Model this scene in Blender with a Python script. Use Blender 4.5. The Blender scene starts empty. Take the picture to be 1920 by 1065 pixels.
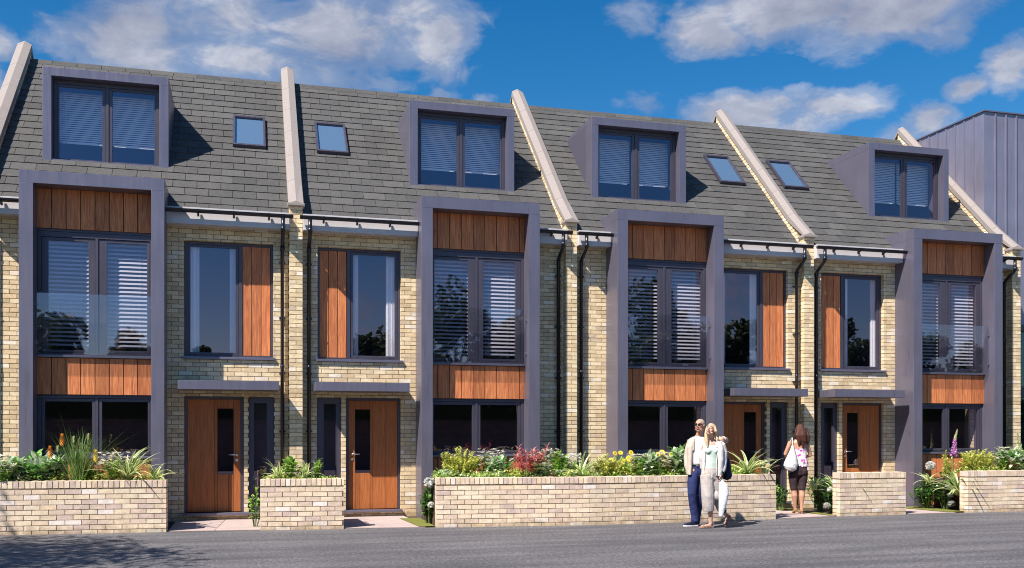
import bpy, bmesh, math, random
from mathutils import Vector, Matrix, Euler
R = math.radians
rnd = random.Random(7)
scene = bpy.context.scene
col = scene.collection

# ------------------------------------------------------------------ camera
TH = R(15.352); FPX = 1817.6; HOR = 815.2; EYE = 1.455
cam_d = bpy.data.cameras.new("camera"); cam = bpy.data.objects.new("camera", cam_d); col.objects.link(cam)
cam.location = (0, 0, EYE); cam.rotation_euler = (R(90), 0, -TH)
cam_d.sensor_width = 36; cam_d.lens = FPX/1920*36; cam_d.shift_y = (HOR-532.5)/1920
cam_d.clip_end = 5000; cam_d.clip_start = .1
scene.camera = cam
def wx(px, Y):            # X of the point seen at column px of the survey photo on the vertical plane Y
    return Y*math.tan(TH+math.atan((px-960)/FPX))

# ------------------------------------------------------------------ mesh builder
class MB:
    def __init__(s): s.v=[]; s.f=[]; s.mi=[]; s.uv={}
    def face(s, pts, mi=0, uv=None):
        i=len(s.v); s.v+= [tuple(p) for p in pts]; s.f.append(tuple(range(i,i+len(pts)))); s.mi.append(mi)
        if uv: s.uv[len(s.f)-1]=uv
    def box(s, x0,x1,y0,y1,z0,z1, mi=0, jit=0, skip=()):
        if x0>x1: x0,x1=x1,x0
        if y0>y1: y0,y1=y1,y0
        if z0>z1: z0,z1=z1,z0
        i=len(s.v)
        for (x,y,z) in ((x0,y0,z0),(x1,y0,z0),(x1,y1,z0),(x0,y1,z0),(x0,y0,z1),(x1,y0,z1),(x1,y1,z1),(x0,y1,z1)):
            if jit: x+=rnd.uniform(-jit,jit); y+=rnd.uniform(-jit,jit); z+=rnd.uniform(-jit,jit)
            s.v.append((x,y,z))
        for k,q in enumerate(((0,1,5,4),(1,2,6,5),(2,3,7,6),(3,0,4,7),(4,5,6,7),(3,2,1,0))):
            if k in skip: continue
            s.f.append(tuple(i+a for a in q)); s.mi.append(mi)
    def tbox(s, M, sx,sy,sz, mi=0):
        i=len(s.v)
        for (x,y,z) in ((-1,-1,-1),(1,-1,-1),(1,1,-1),(-1,1,-1),(-1,-1,1),(1,-1,1),(1,1,1),(-1,1,1)):
            s.v.append(tuple(M@Vector((x*sx/2,y*sy/2,z*sz/2))))
        for q in ((0,1,5,4),(1,2,6,5),(2,3,7,6),(3,0,4,7),(4,5,6,7),(3,2,1,0)):
            s.f.append(tuple(i+a for a in q)); s.mi.append(mi)
    def prism(s, poly, x0, x1, mi=0):       # poly in (y,z), extruded along x
        if x0>x1: x0,x1=x1,x0
        n=len(poly); i=len(s.v)
        area=sum(poly[k][0]*poly[(k+1)%n][1]-poly[(k+1)%n][0]*poly[k][1] for k in range(n))
        if area<0: poly=poly[::-1]
        s.v+=[(x0,y,z) for y,z in poly]+[(x1,y,z) for y,z in poly]
        s.f.append(tuple(i+k for k in range(n))[::-1]); s.mi.append(mi)
        s.f.append(tuple(i+n+k for k in range(n))); s.mi.append(mi)
        for k in range(n):
            k2=(k+1)%n; s.f.append((i+k,i+k2,i+n+k2,i+n+k)); s.mi.append(mi)
    def tube(s, pts, rad, n=10, mi=0, ref=(1,0,0), cap=True):
        pts=[Vector(p) for p in pts]; rings=[]; i0=len(s.v)
        for k,p in enumerate(pts):
            t=(pts[min(k+1,len(pts)-1)]-pts[max(k-1,0)]).normalized()
            a=Vector(ref)-Vector(ref).dot(t)*t
            if a.length<.2: a=Vector((0,1,0))-Vector((0,1,0)).dot(t)*t
            a.normalize(); b=t.cross(a)
            r=rad[k] if isinstance(rad,(list,tuple)) else rad
            ra,rb=(r if isinstance(r,(list,tuple)) else (r,r))
            for j in range(n):
                g=2*math.pi*j/n; s.v.append(tuple(p+a*ra*math.cos(g)+b*rb*math.sin(g)))
        for k in range(len(pts)-1):
            for j in range(n):
                j2=(j+1)%n; s.f.append((i0+k*n+j,i0+k*n+j2,i0+(k+1)*n+j2,i0+(k+1)*n+j)); s.mi.append(mi)
        if cap:
            s.f.append(tuple(i0+j for j in range(n))[::-1]); s.mi.append(mi)
            e=i0+(len(pts)-1)*n; s.f.append(tuple(e+j for j in range(n))); s.mi.append(mi)
    def ball(s, c, r, rot=(0,0,0), mi=0, nu=14, nv=9):
        M=Matrix.Translation(c)@Euler(rot).to_matrix().to_4x4(); i=len(s.v)
        if not isinstance(r,(list,tuple)): r=(r,r,r)
        s.v.append(tuple(M@Vector((0,0,r[2]))))
        for a in range(1,nv):
            p=math.pi*a/nv
            for b in range(nu):
                q=2*math.pi*b/nu; s.v.append(tuple(M@Vector((r[0]*math.sin(p)*math.cos(q),r[1]*math.sin(p)*math.sin(q),r[2]*math.cos(p)))))
        s.v.append(tuple(M@Vector((0,0,-r[2])))); e=len(s.v)-1
        for b in range(nu):
            b2=(b+1)%nu; s.f.append((i,i+1+b,i+1+b2)); s.mi.append(mi)
            for a in range(nv-2):
                o=i+1+a*nu; s.f.append((o+b,o+nu+b,o+nu+b2,o+b2)); s.mi.append(mi)
            o=i+1+(nv-2)*nu; s.f.append((o+b,e,o+b2)); s.mi.append(mi)
    def build(s, name, mats, parent=None, smooth=False, origin=None, bevel=0):
        me=bpy.data.meshes.new(name); me.from_pydata(s.v,[],s.f)
        if not isinstance(mats,(list,tuple)): mats=[mats]
        for m in mats: me.materials.append(m)
        me.polygons.foreach_set('material_index', s.mi)
        if s.uv:
            ul=me.uv_layers.new(name='UVMap')
            for fi,uv in s.uv.items():
                p=me.polygons[fi]
                for k,li in enumerate(p.loop_indices): ul.data[li].uv=uv[k]
        if smooth: me.polygons.foreach_set('use_smooth',[True]*len(s.f))
        me.update()
        o=bpy.data.objects.new(name,me); col.objects.link(o)
        if parent is not None:
            o.parent=parent
            # vertices are given in world space; keep them there
            o.matrix_parent_inverse=PINV(parent)
        elif origin is not None:
            me.transform(Matrix.Translation(-Vector(origin))); o.location=origin
        if bevel:
            b=o.modifiers.new('bevel','BEVEL'); b.width=bevel; b.segments=2; b.limit_method='ANGLE'; b.angle_limit=R(50)
            b.harden_normals=False
        return o
def WM(o):
    M=Matrix.LocRotScale(o.location,o.rotation_euler,o.scale)
    return (WM(o.parent)@o.matrix_parent_inverse@M) if o.parent else M
def PINV(p): return WM(p).inverted()
def empty(name, loc, label, cat, group=None, rz=0, kind=None):
    o=bpy.data.objects.new(name,None); col.objects.link(o); o.location=loc; o.rotation_euler=(0,0,rz); o.empty_display_size=.2
    return tag(o,label,cat,group,kind)
def tag(o,label=None,cat=None,group=None,kind=None):
    if label: o['label']=label
    if cat: o['category']=cat
    if group: o['group']=group
    if kind: o['kind']=kind
    return o

# ------------------------------------------------------------------ materials
def mat(name):
    m=bpy.data.materials.new(name); m.use_nodes=True; nt=m.node_tree
    return m, nt, nt.nodes['Principled BSDF']
def L(nt,a,b): nt.links.new(a,b)
def ramp(nt, fac, stops, interp='LINEAR'):
    n=nt.nodes.new('ShaderNodeValToRGB'); n.color_ramp.interpolation=interp; e=n.color_ramp.elements
    while len(e)<len(stops): e.new(.5)
    for k,(p,c) in enumerate(stops):
        e[k].position=p; e[k].color=(c[0],c[1],c[2],1) if isinstance(c,(tuple,list)) else (c,c,c,1)
    L(nt,fac,n.inputs[0]); return n.outputs[0]
def math_(nt,op,a,b=None,c=None,clamp=False):
    n=nt.nodes.new('ShaderNodeMath'); n.operation=op; n.use_clamp=clamp
    for i,x in enumerate((a,b,c)):
        if x is None: continue
        if isinstance(x,(int,float)): n.inputs[i].default_value=x
        else: L(nt,x,n.inputs[i])
    return n.outputs[0]
def mixc(nt,fac,a,b,mode='MIX'):
    n=nt.nodes.new('ShaderNodeMix'); n.data_type='RGBA'; n.blend_type=mode
    for i,x in ((0,fac),(6,a),(7,b)):
        if isinstance(x,(int,float)): n.inputs[i].default_value=x
        elif isinstance(x,(tuple,list)): n.inputs[i].default_value=(*x[:3],1)
        else: L(nt,x,n.inputs[i])
    return n.outputs[2]
def noise(nt, vec, scale, detail=3, rough=.55, dist=0):
    n=nt.nodes.new('ShaderNodeTexNoise'); n.inputs['Scale'].default_value=scale; n.inputs['Detail'].default_value=detail
    n.inputs['Roughness'].default_value=rough; n.inputs['Distortion'].default_value=dist
    if vec is not None: L(nt,vec,n.inputs['Vector'])
    return n.outputs[0]
def pos(nt):
    return nt.nodes.new('ShaderNodeNewGeometry').outputs['Position']
def scaled(nt,vec,s):
    n=nt.nodes.new('ShaderNodeMapping'); n.inputs['Scale'].default_value=s; L(nt,vec,n.inputs[0]); return n.outputs[0]
def bump(nt,bsdf,h,strength=.3,dist=.01):
    n=nt.nodes.new('ShaderNodeBump'); n.inputs['Strength'].default_value=strength; n.inputs['Distance'].default_value=dist
    L(nt,h,n.inputs['Height']); L(nt,n.outputs[0],bsdf.inputs['Normal'])
def plain(name,c,rough=.6,metal=0,nscale=0,namp=.15,bs=0,spec=.5,bdist=.01):
    m,nt,b=mat(name); b.inputs['Roughness'].default_value=rough; b.inputs['Metallic'].default_value=metal
    b.inputs['Specular IOR Level'].default_value=spec
    if nscale:
        h=noise(nt,pos(nt),nscale,4)
        cc=ramp(nt,h,[(.3,tuple(x*(1-namp) for x in c)),(.7,tuple(min(1,x*(1+namp)) for x in c))]); L(nt,cc,b.inputs['Base Color'])
        if bs: bump(nt,b,h,bs,bdist)
    else: b.inputs['Base Color'].default_value=(*c,1)
    return m
M={}
def brickmat(name, stops, dark=.0):
    m,nt,b=mat(name); P=pos(nt)
    g=nt.nodes.new('ShaderNodeNewGeometry').outputs['Random Per Island']
    c=ramp(nt,g,stops,'CONSTANT')
    n1=noise(nt,P,55,5,.65); n2=noise(nt,P,9,3); n3=noise(nt,P,160,2)
    c=mixc(nt,1,c,ramp(nt,n1,[(.25,.74),(.5,1.0),(.8,1.12)]),'MULTIPLY')
    c=mixc(nt,math_(nt,'MULTIPLY',ramp(nt,n3,[(.62,0),(.72,1)]),.45),c,(.20,.15,.10))
    c=mixc(nt,1,c,ramp(nt,n2,[(.3,.86),(.7,1.1)]),'MULTIPLY')
    # grime near the ground
    sx=nt.nodes.new('ShaderNodeSeparateXYZ'); L(nt,P,sx.inputs[0])
    z=math_(nt,'ADD',sx.outputs[2],math_(nt,'MULTIPLY',math_(nt,'SUBTRACT',n2,.5),.25))
    c=mixc(nt,1,c,ramp(nt,z,[(0,(.72,.70,.62)),(.12,1.0)]),'MULTIPLY')
    L(nt,c,b.inputs['Base Color']); b.inputs['Roughness'].default_value=.9; b.inputs['Specular IOR Level'].default_value=.2
    bump(nt,b,n1,.5,.006); return m
M['brick']=brickmat('facade_brick',[(0,(.76,.585,.37)),(.14,(.67,.51,.32)),(.30,(.83,.66,.435)),(.48,(.74,.58,.38)),(.62,(.86,.70,.475)),(.82,(.64,.505,.36)),(.89,(.88,.76,.62)),(.95,(.79,.60,.38))])
M['gbrick']=brickmat('garden_brick',[(0,(.78,.61,.45)),(.15,(.69,.53,.42)),(.32,(.81,.65,.48)),(.5,(.75,.59,.46)),(.66,(.83,.68,.52)),(.83,(.65,.50,.43)),(.90,(.86,.75,.68)),(.95,(.79,.60,.42))])
M['mortar']=plain('mortar',(.27,.215,.145),.95,nscale=60,namp=.3,bs=.4,spec=.1)
M['gmortar']=plain('garden_mortar',(.24,.19,.13),.95,nscale=60,namp=.3,bs=.4,spec=.1)
def slate():
    m,nt,b=mat('roof_slate'); P=pos(nt); g=nt.nodes.new('ShaderNodeNewGeometry').outputs['Random Per Island']
    c=ramp(nt,g,[(0,(.066,.065,.067)),(.25,(.084,.082,.083)),(.5,(.075,.073,.075)),(.75,(.097,.095,.095)),(1,(.070,.069,.071))])
    n=noise(nt,P,240,3,.7); n2=noise(nt,P,22,3); n4=noise(nt,P,1.3,4)
    c=mixc(nt,1,c,ramp(nt,n,[(.35,.45),(.65,1.6)]),'MULTIPLY'); c=mixc(nt,1,c,ramp(nt,n2,[(.3,.85),(.7,1.15)]),'MULTIPLY')
    c=mixc(nt,1,c,ramp(nt,n4,[(.3,.9),(.7,1.08)]),'MULTIPLY')
    L(nt,c,b.inputs['Base Color']); b.inputs['Roughness'].default_value=.85; b.inputs['Specular IOR Level'].default_value=.25; bump(nt,b,n,.5,.004); return m
M['slate']=slate()
M['slate_gap']=plain('slate_underlay',(.012,.012,.012),1)
def metal(name,c,rough=.38,spec=.5,bstr=.03):
    m,nt,b=mat(name); P=pos(nt); n=noise(nt,P,1.6,3); n2=noise(nt,P,420,2)
    n3=noise(nt,scaled(nt,P,(6,6,.5)),3,4)
    c1=mixc(nt,1,c,ramp(nt,n,[(.3,.93),(.7,1.07)]),'MULTIPLY')
    c1=mixc(nt,1,c1,ramp(nt,n3,[(.3,.95),(.7,1.04)]),'MULTIPLY')
    L(nt,c1,b.inputs['Base Color']); L(nt,ramp(nt,n3,[(.3,rough-.06),(.7,rough+.1)]),b.inputs['Roughness'])
    b.inputs['Specular IOR Level'].default_value=spec
    b.inputs['Metallic'].default_value=.45
    bump(nt,b,n2,bstr*4,.001); return m
M['frame']=metal('powder_coated_metal',(.180,.168,.232),.33)
M['wframe']=metal('window_frame_metal',(.085,.078,.112),.42)
M['seam']=metal('standing_seam_metal',(.27,.26,.35),.36)
def wood(name, c0, c1, c2):
    m,nt,b=mat(name); P=pos(nt); g=nt.nodes.new('ShaderNodeNewGeometry').outputs['Random Per Island']
    off=nt.nodes.new('ShaderNodeCombineXYZ'); L(nt,math_(nt,'MULTIPLY',g,37.),off.inputs[0]); L(nt,math_(nt,'MULTIPLY',g,11.),off.inputs[2])
    va=nt.nodes.new('ShaderNodeVectorMath'); va.operation='ADD'; L(nt,P,va.inputs[0]); L(nt,off.outputs[0],va.inputs[1])
    n=noise(nt,scaled(nt,va.outputs[0],(26,26,1.6)),1.6,5,.6,.7); n2=noise(nt,scaled(nt,va.outputs[0],(120,120,4)),2,3)
    c=ramp(nt,n,[(.25,c0),(.5,c1),(.75,c2)])
    c=mixc(nt,1,c,ramp(nt,g,[(0,.76),(.5,1.0),(1,1.2)]),'MULTIPLY'); c=mixc(nt,1,c,ramp(nt,n2,[(.3,.85),(.65,1.1)]),'MULTIPLY')
    L(nt,c,b.inputs['Base Color']); b.inputs['Roughness'].default_value=.5; b.inputs['Specular IOR Level'].default_value=.35; bump(nt,b,n2,.25,.002); return m
M['wood']=wood('cedar_cladding',(.30,.080,.036),(.53,.172,.068),(.74,.30,.118))
M['door']=wood('timber_door',(.26,.075,.022),(.38,.12,.036),(.46,.16,.052))
M['groove']=plain('cladding_gap',(.06,.022,.01),.9)
M['white']=plain('white_fascia',(.58,.55,.59),.5,nscale=5,namp=.04)
M['stone']=plain('coping_stone',(.30,.262,.252),.85,nscale=35,namp=.09,bs=.35,spec=.2)
M['black']=plain('black_plastic',(.011,.012,.02),.28)
M['chrome']=plain('brushed_steel',(.75,.75,.78),.3,metal=1)
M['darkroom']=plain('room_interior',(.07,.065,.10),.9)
M['blind']=plain('white_blind',(.95,.93,.96),.6); M['bayblind']=plain('sun_dimmed_blind',(.46,.445,.52),.6)  # bay slats: same white blind, colour darkened to tone down the sun there
M['skysheen']=plain('pale_sky_sheen',(.80,.84,.88),.8)  # roof window lining, colour raised to stand in for reflected sky
def curtain():
    m,nt,b=mat('white_curtain'); b.inputs['Base Color'].default_value=(.93,.91,.95,1); b.inputs['Roughness'].default_value=.85
    n=noise(nt,scaled(nt,pos(nt),(60,60,1)),1,2); bump(nt,b,n,.3,.01); return m
M['curtain']=curtain()
def glass(name, refl, tint=(.8,.84,.9), rough=0, gcol=(.78,.83,1)):
    m=bpy.data.materials.new(name); m.use_nodes=True; nt=m.node_tree; nt.nodes.clear()
    o=nt.nodes.new('ShaderNodeOutputMaterial'); t=nt.nodes.new('ShaderNodeBsdfTransparent'); g=nt.nodes.new('ShaderNodeBsdfGlossy'); x=nt.nodes.new('ShaderNodeMixShader')
    t.inputs[0].default_value=(*tint,1); g.inputs['Color'].default_value=(*gcol,1); g.inputs['Roughness'].default_value=rough
    ge=nt.nodes.new('ShaderNodeNewGeometry'); dt=nt.nodes.new('ShaderNodeVectorMath'); dt.operation='DOT_PRODUCT'; L(nt,ge.outputs['Incoming'],dt.inputs[0]); L(nt,ge.outputs['Normal'],dt.inputs[1])
    q=math_(nt,'SUBTRACT',1,math_(nt,'ABSOLUTE',dt.outputs['Value']),clamp=True)
    f=math_(nt,'ADD',math_(nt,'MULTIPLY',math_(nt,'POWER',q,5),.9),refl+.04,clamp=True)
    L(nt,f,x.inputs[0]); L(nt,t.outputs[0],x.inputs[1]); L(nt,g.outputs[0],x.inputs[2]); L(nt,x.outputs[0],o.inputs[0]); return m
M['glass']=glass('window_glass',.13,(.98,.98,1),0,(.95,.75,.98))
M['skyglass']=glass('skylight_glass',.50,(.66,.78,.9),.01,(1,1,1))
M['bal']=glass('balustrade_glass',.045,(.93,.94,.96),0,(.95,.85,1))
def asphalt():
    m,nt,b=mat('asphalt'); P=pos(nt); n=noise(nt,P,24,6,.95); n2=noise(nt,P,.7,4); v=nt.nodes.new('ShaderNodeTexVoronoi'); v.inputs['Scale'].default_value=42; L(nt,P,v.inputs[0])
    n5=noise(nt,scaled(nt,P,(.16,1.6,1)),1.6,5)
    c=ramp(nt,n,[(.38,(.035,.034,.040)),(.5,(.105,.102,.112)),(.60,(.26,.25,.26))])
    c=mixc(nt,math_(nt,'MULTIPLY',ramp(nt,v.outputs['Distance'],[(.0,1),(.25,0)]),.5),c,(.30,.295,.30))
    c=mixc(nt,1,c,ramp(nt,n2,[(.3,.88),(.7,1.12)]),'MULTIPLY'); c=mixc(nt,1,c,ramp(nt,n5,[(.38,(.74,.74,.77)),(.62,(1.18,1.16,1.14))]),'MULTIPLY')
    L(nt,c,b.inputs['Base Color']); b.inputs['Roughness'].default_value=.88; b.inputs['Specular IOR Level'].default_value=.3; bump(nt,b,n,.8,.008); return m
M['asphalt']=asphalt()
def paving():
    m,nt,b=mat('pink_paving'); P=pos(nt); n=noise(nt,P,130,3,.7); n2=noise(nt,P,4,3); g=nt.nodes.new('ShaderNodeNewGeometry').outputs['Random Per Island']
    c=ramp(nt,n,[(.3,(.34,.26,.25)),(.7,(.56,.45,.43))]); c=mixc(nt,1,c,ramp(nt,g,[(0,.9),(1,1.08)]),'MULTIPLY'); c=mixc(nt,1,c,ramp(nt,n2,[(.3,.88),(.7,1.08)]),'MULTIPLY')
    L(nt,c,b.inputs['Base Color']); b.inputs['Roughness'].default_value=.85; bump(nt,b,n,.3,.003); return m
M['paving']=paving()
M['soil']=plain('soil',(.07,.045,.03),1,nscale=30,namp=.4,bs=.8)
M['lawn']=plain('moss_edge',(.16,.17,.03),.95,nscale=60,namp=.4,bs=.8)
def leafmat(name, stops, varieg=None, gloss=.4, transl=.3):
    m,nt,b=mat(name); g=nt.nodes.new('ShaderNodeNewGeometry').outputs['Random Per Island']
    c=ramp(nt,g,stops); c=mixc(nt,1,c,ramp(nt,noise(nt,pos(nt),6,2),[(.3,.75),(.7,1.2)]),'MULTIPLY')
    uv=nt.nodes.new('ShaderNodeTexCoord').outputs['UV']; s=nt.nodes.new('ShaderNodeSeparateXYZ'); L(nt,uv,s.inputs[0])
    d=math_(nt,'ABSOLUTE',math_(nt,'SUBTRACT',s.outputs[0],.5))
    if varieg:
        c=mixc(nt,ramp(nt,d,[(varieg[0]-.04,0),(varieg[0]+.04,1)]),c,varieg[1])
    else:
        c=mixc(nt,math_(nt,'MULTIPLY',ramp(nt,d,[(0,1),(.10,0)]),.35),c,(.35,.42,.16))
    L(nt,c,b.inputs['Base Color']); b.inputs['Roughness'].default_value=gloss
    o=[n for n in nt.nodes if n.type=='OUTPUT_MATERIAL'][0]
    t=nt.nodes.new('ShaderNodeBsdfTranslucent'); L(nt,c,t.inputs[0]); x=nt.nodes.new('ShaderNodeMixShader'); x.inputs[0].default_value=transl
    L(nt,b.outputs[0],x.inputs[1]); L(nt,t.outputs[0],x.inputs[2]); L(nt,x.outputs[0],o.inputs[0]); return m
M['strap']=leafmat('variegated_strap_leaf',[(0,(.22,.36,.08)),(1,(.36,.50,.14))],(.26,(.82,.84,.50)))
M['grassy']=leafmat('grassy_leaf',[(0,(.08,.20,.04)),(.5,(.16,.30,.06)),(1,(.34,.44,.13))],gloss=.35)
M['broad']=leafmat('broad_leaf',[(0,(.10,.30,.05)),(.3,(.22,.44,.10)),(.55,(.50,.64,.38)),(1,(.78,.84,.70))],gloss=.25)
M['dark']=leafmat('dark_leaf',[(0,(.03,.09,.02)),(.6,(.07,.18,.04)),(1,(.18,.34,.08))],gloss=.25)
M['lime']=leafmat('lime_leaf',[(0,(.42,.50,.07)),(.5,(.70,.70,.16)),(1,(.86,.84,.36))])
M['fresh']=leafmat('fresh_leaf',[(0,(.20,.42,.06)),(1,(.52,.70,.16))])
M['red']=leafmat('red_leaf',[(0,(.62,.07,.10)),(.4,(.80,.20,.24)),(.75,(.88,.42,.42)),(1,(.70,.28,.07))])
M['treeleaf']=leafmat('tree_leaf',[(0,(.03,.06,.015)),(1,(.07,.12,.03))],gloss=.6)
M['stem']=plain('green_stem',(.14,.20,.06),.6)
M['twig']=plain('brown_twig',(.13,.09,.05),.8)
M['bark']=plain('tree_bark',(.11,.08,.06),.9,nscale=20,namp=.4,bs=.8)
def petal(name,a,b_): return leafmat(name,[(0,a),(1,b_)],(.6,a),gloss=.6,transl=.35)
M['orange']=petal('orange_petal',(.75,.30,.03),(.80,.42,.08))
M['yellow']=petal('yellow_petal',(.85,.62,.03),(.90,.75,.08))
M['cream']=petal('cream_petal',(.74,.68,.56),(.80,.78,.70))
M['whitep']=petal('white_petal',(.82,.82,.80),(.88,.88,.86))
M['pink']=petal('pink_petal',(.62,.22,.58),(.74,.38,.72))
M['rose']=petal('rose_petal',(.60,.15,.20),(.75,.35,.36))
M['palegreen']=petal('pale_bud',(.50,.56,.26),(.66,.68,.44))
M['centre']=plain('flower_centre',(.45,.18,.02),.9)
M['skin']=plain('skin',(.55,.31,.235),.5,nscale=20,namp=.05)
M['skintan']=plain('tanned_skin',(.50,.265,.18),.5,nscale=20,namp=.05)
def cloth(name,c,amp=.12,b_=.5,sc=14,rough=.85,bd=.02):
    return plain(name,c,rough,nscale=sc,namp=amp,bs=b_,spec=.2,bdist=bd)
M['jacket']=cloth('beige_jacket_cloth',(.50,.43,.37))
M['wjacket']=cloth('pale_jacket_cloth',(.62,.58,.57))
M['tee']=cloth('white_tee_cloth',(.70,.68,.73),.05)
M['mint']=cloth('mint_top_cloth',(.52,.63,.56),.05)
M['denim']=cloth('denim',(.025,.035,.115),.35)
M['cargo']=cloth('cargo_cloth',(.44,.39,.375))
M['capri']=cloth('dark_brown_cloth',(.045,.028,.032))
M['belt']=plain('black_leather',(.012,.012,.014),.4)
M['navy']=cloth('navy_nylon',(.012,.016,.045),.3,rough=.5)
M['sole']=plain('white_sole',(.75,.72,.74),.7)
M['sandal']=plain('sandal_leather',(.28,.17,.15),.7)
M['heel']=plain('tan_leather',(.45,.24,.14),.5)
M['plasticbag']=cloth('white_plastic',(.72,.71,.76),.04,.5,22,.4)
M['bagleather']=cloth('white_leather',(.66,.63,.63),.06,.6,18,.6)
M['lens']=plain('dark_lens',(.01,.01,.012),.15)
M['lips']=plain('lips',(.48,.16,.15),.5)
M['eyew']=plain('eye_white',(.75,.73,.72),.3); M['iris']=plain('iris',(.05,.06,.08),.3); M['brow']=plain('brow_hair',(.20,.13,.08),.9)
def hairm(name,c0,c1):
    m,nt,b=mat(name); n=noise(nt,scaled(nt,pos(nt),(140,140,9)),1.2,4,.6,.4)
    L(nt,ramp(nt,n,[(.3,c0),(.7,c1)]),b.inputs['Base Color']); b.inputs['Roughness'].default_value=.45; bump(nt,b,n,.9,.012); return m
M['blond']=hairm('blond_hair',(.42,.27,.13),(.78,.62,.40)); M['brown']=hairm('brown_hair',(.030,.009,.006),(.13,.040,.022)); M['grey']=hairm('grey_hair',(.28,.23,.20),(.52,.46,.42))
def floral():
    m,nt,b=mat('floral_cloth'); P=pos(nt); v=nt.nodes.new('ShaderNodeTexVoronoi'); v.inputs['Scale'].default_value=15; n=noise(nt,P,22,3)
    va=nt.nodes.new('ShaderNodeVectorMath'); va.operation='ADD'; L(nt,P,va.inputs[0]); sc=nt.nodes.new('ShaderNodeVectorMath'); sc.operation='SCALE'
    nn=nt.nodes.new('ShaderNodeTexNoise'); nn.inputs['Scale'].default_value=30; L(nt,P,nn.inputs[0]); L(nt,nn.outputs[1],sc.inputs[0]); sc.inputs['Scale'].default_value=.05; L(nt,sc.outputs[0],va.inputs[1]); L(nt,va.outputs[0],v.inputs[0])
    c=ramp(nt,v.outputs['Distance'],[(.0,(.30,.03,.22)),(.28,(.55,.08,.42)),(.40,(.75,.45,.66)),(.46,(.82,.80,.78))])
    c=mixc(nt,ramp(nt,n,[(.60,0),(.64,1)]),c,(.16,.15,.07)); L(nt,c,b.inputs['Base Color']); b.inputs['Roughness'].default_value=.8; return m
M['floral']=floral()
SUN=5.0; SKY=.10; SAT=1.45; SKYV=.76; EXPO=0.76
# ------------------------------------------------------------------ rectangle helpers
def subtract(r, holes, minw=.012):
    out=[r]
    for (a0,a1,b0,b1) in holes:
        nx=[]
        for (u0,u1,z0,z1) in out:
            if a1<=u0 or a0>=u1 or b1<=z0 or b0>=z1: nx.append((u0,u1,z0,z1)); continue
            if a0-u0>minw: nx.append((u0,a0,z0,z1))
            if u1-a1>minw: nx.append((a1,u1,z0,z1))
            m0,m1=max(u0,a0),min(u1,a1)
            if b0-z0>minw: nx.append((m0,m1,z0,b0))
            if z1-b1>minw: nx.append((m0,m1,b1,z1))
        out=nx
    return out
def bond(u0,u1,z0,z1,holes,pitch=.225,course=.075,joint=.010,phase=0,soldier=False):
    """bricks of a running bond as rectangles"""
    out=[]; k=0; z=z0
    zz=z1-(.1025 if soldier else 0)
    while z<zz-.02:
        h=min(course,zz-z)
        u=u0-((.5*pitch if k%2 else 0)+phase)%pitch
        while u<u1:
            a,b=max(u,u0),min(u+pitch-joint,u1)
            if b-a>.02: out+=subtract((a,b,z,z+h-joint),holes)
            u+=pitch
        z+=course; k+=1
    if soldier:
        u=u0
        while u<u1-.01:
            b=min(u+.0665,u1); out.append((u,b,zz,z1-.002)); u+=.0765
    return out
def brick_face(mb, rects, yf, depth=.10, flip=0):        # bricks facing -Y
    for (a,b,c,d) in rects: mb.box(a,b,yf-rnd.uniform(0,.003),yf+depth,c,d,0,.0014)
def cells(mb, u0,u1,z0,z1,y0,y1,holes,mi=1,grow=.006):
    hs=[(a-grow,b+grow,c-grow,d+grow) for a,b,c,d in holes]
    for (a,b,c,d) in subtract((u0,u1,z0,z1),hs): mb.box(a,b,y0,y1,c,d,mi)

F=17.217; B=16.622; P1X=.832; W=4.995
EY=17.22; EZ=5.233              # where the slates start; 45 degree pitch
RY=20.757; RZ=EZ+(RY-EY)
YC=16.92                        # cladding plane in the bays
DF=18.153; DZT=7.778
PIERX=[P1X+(k-1)*W for k in range(5)]

def boards(mb, u0,u1,y,z0,z1,w=.2155,gap=.012,t=.018,off=0,mi=0):
    if u0>u1: u0,u1=u1,u0
    u=u0-off
    while u<u1-.004:
        a,b=max(u,u0),min(u+w-gap,u1)
        if b-a>.01: mb.box(a,b,y,y+t,z0,z1,mi,.0008)
        u+=w
    mb.box(u0,u1,y+t-.004,y+t+.012,z0+.002,z1-.002,1)

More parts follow.
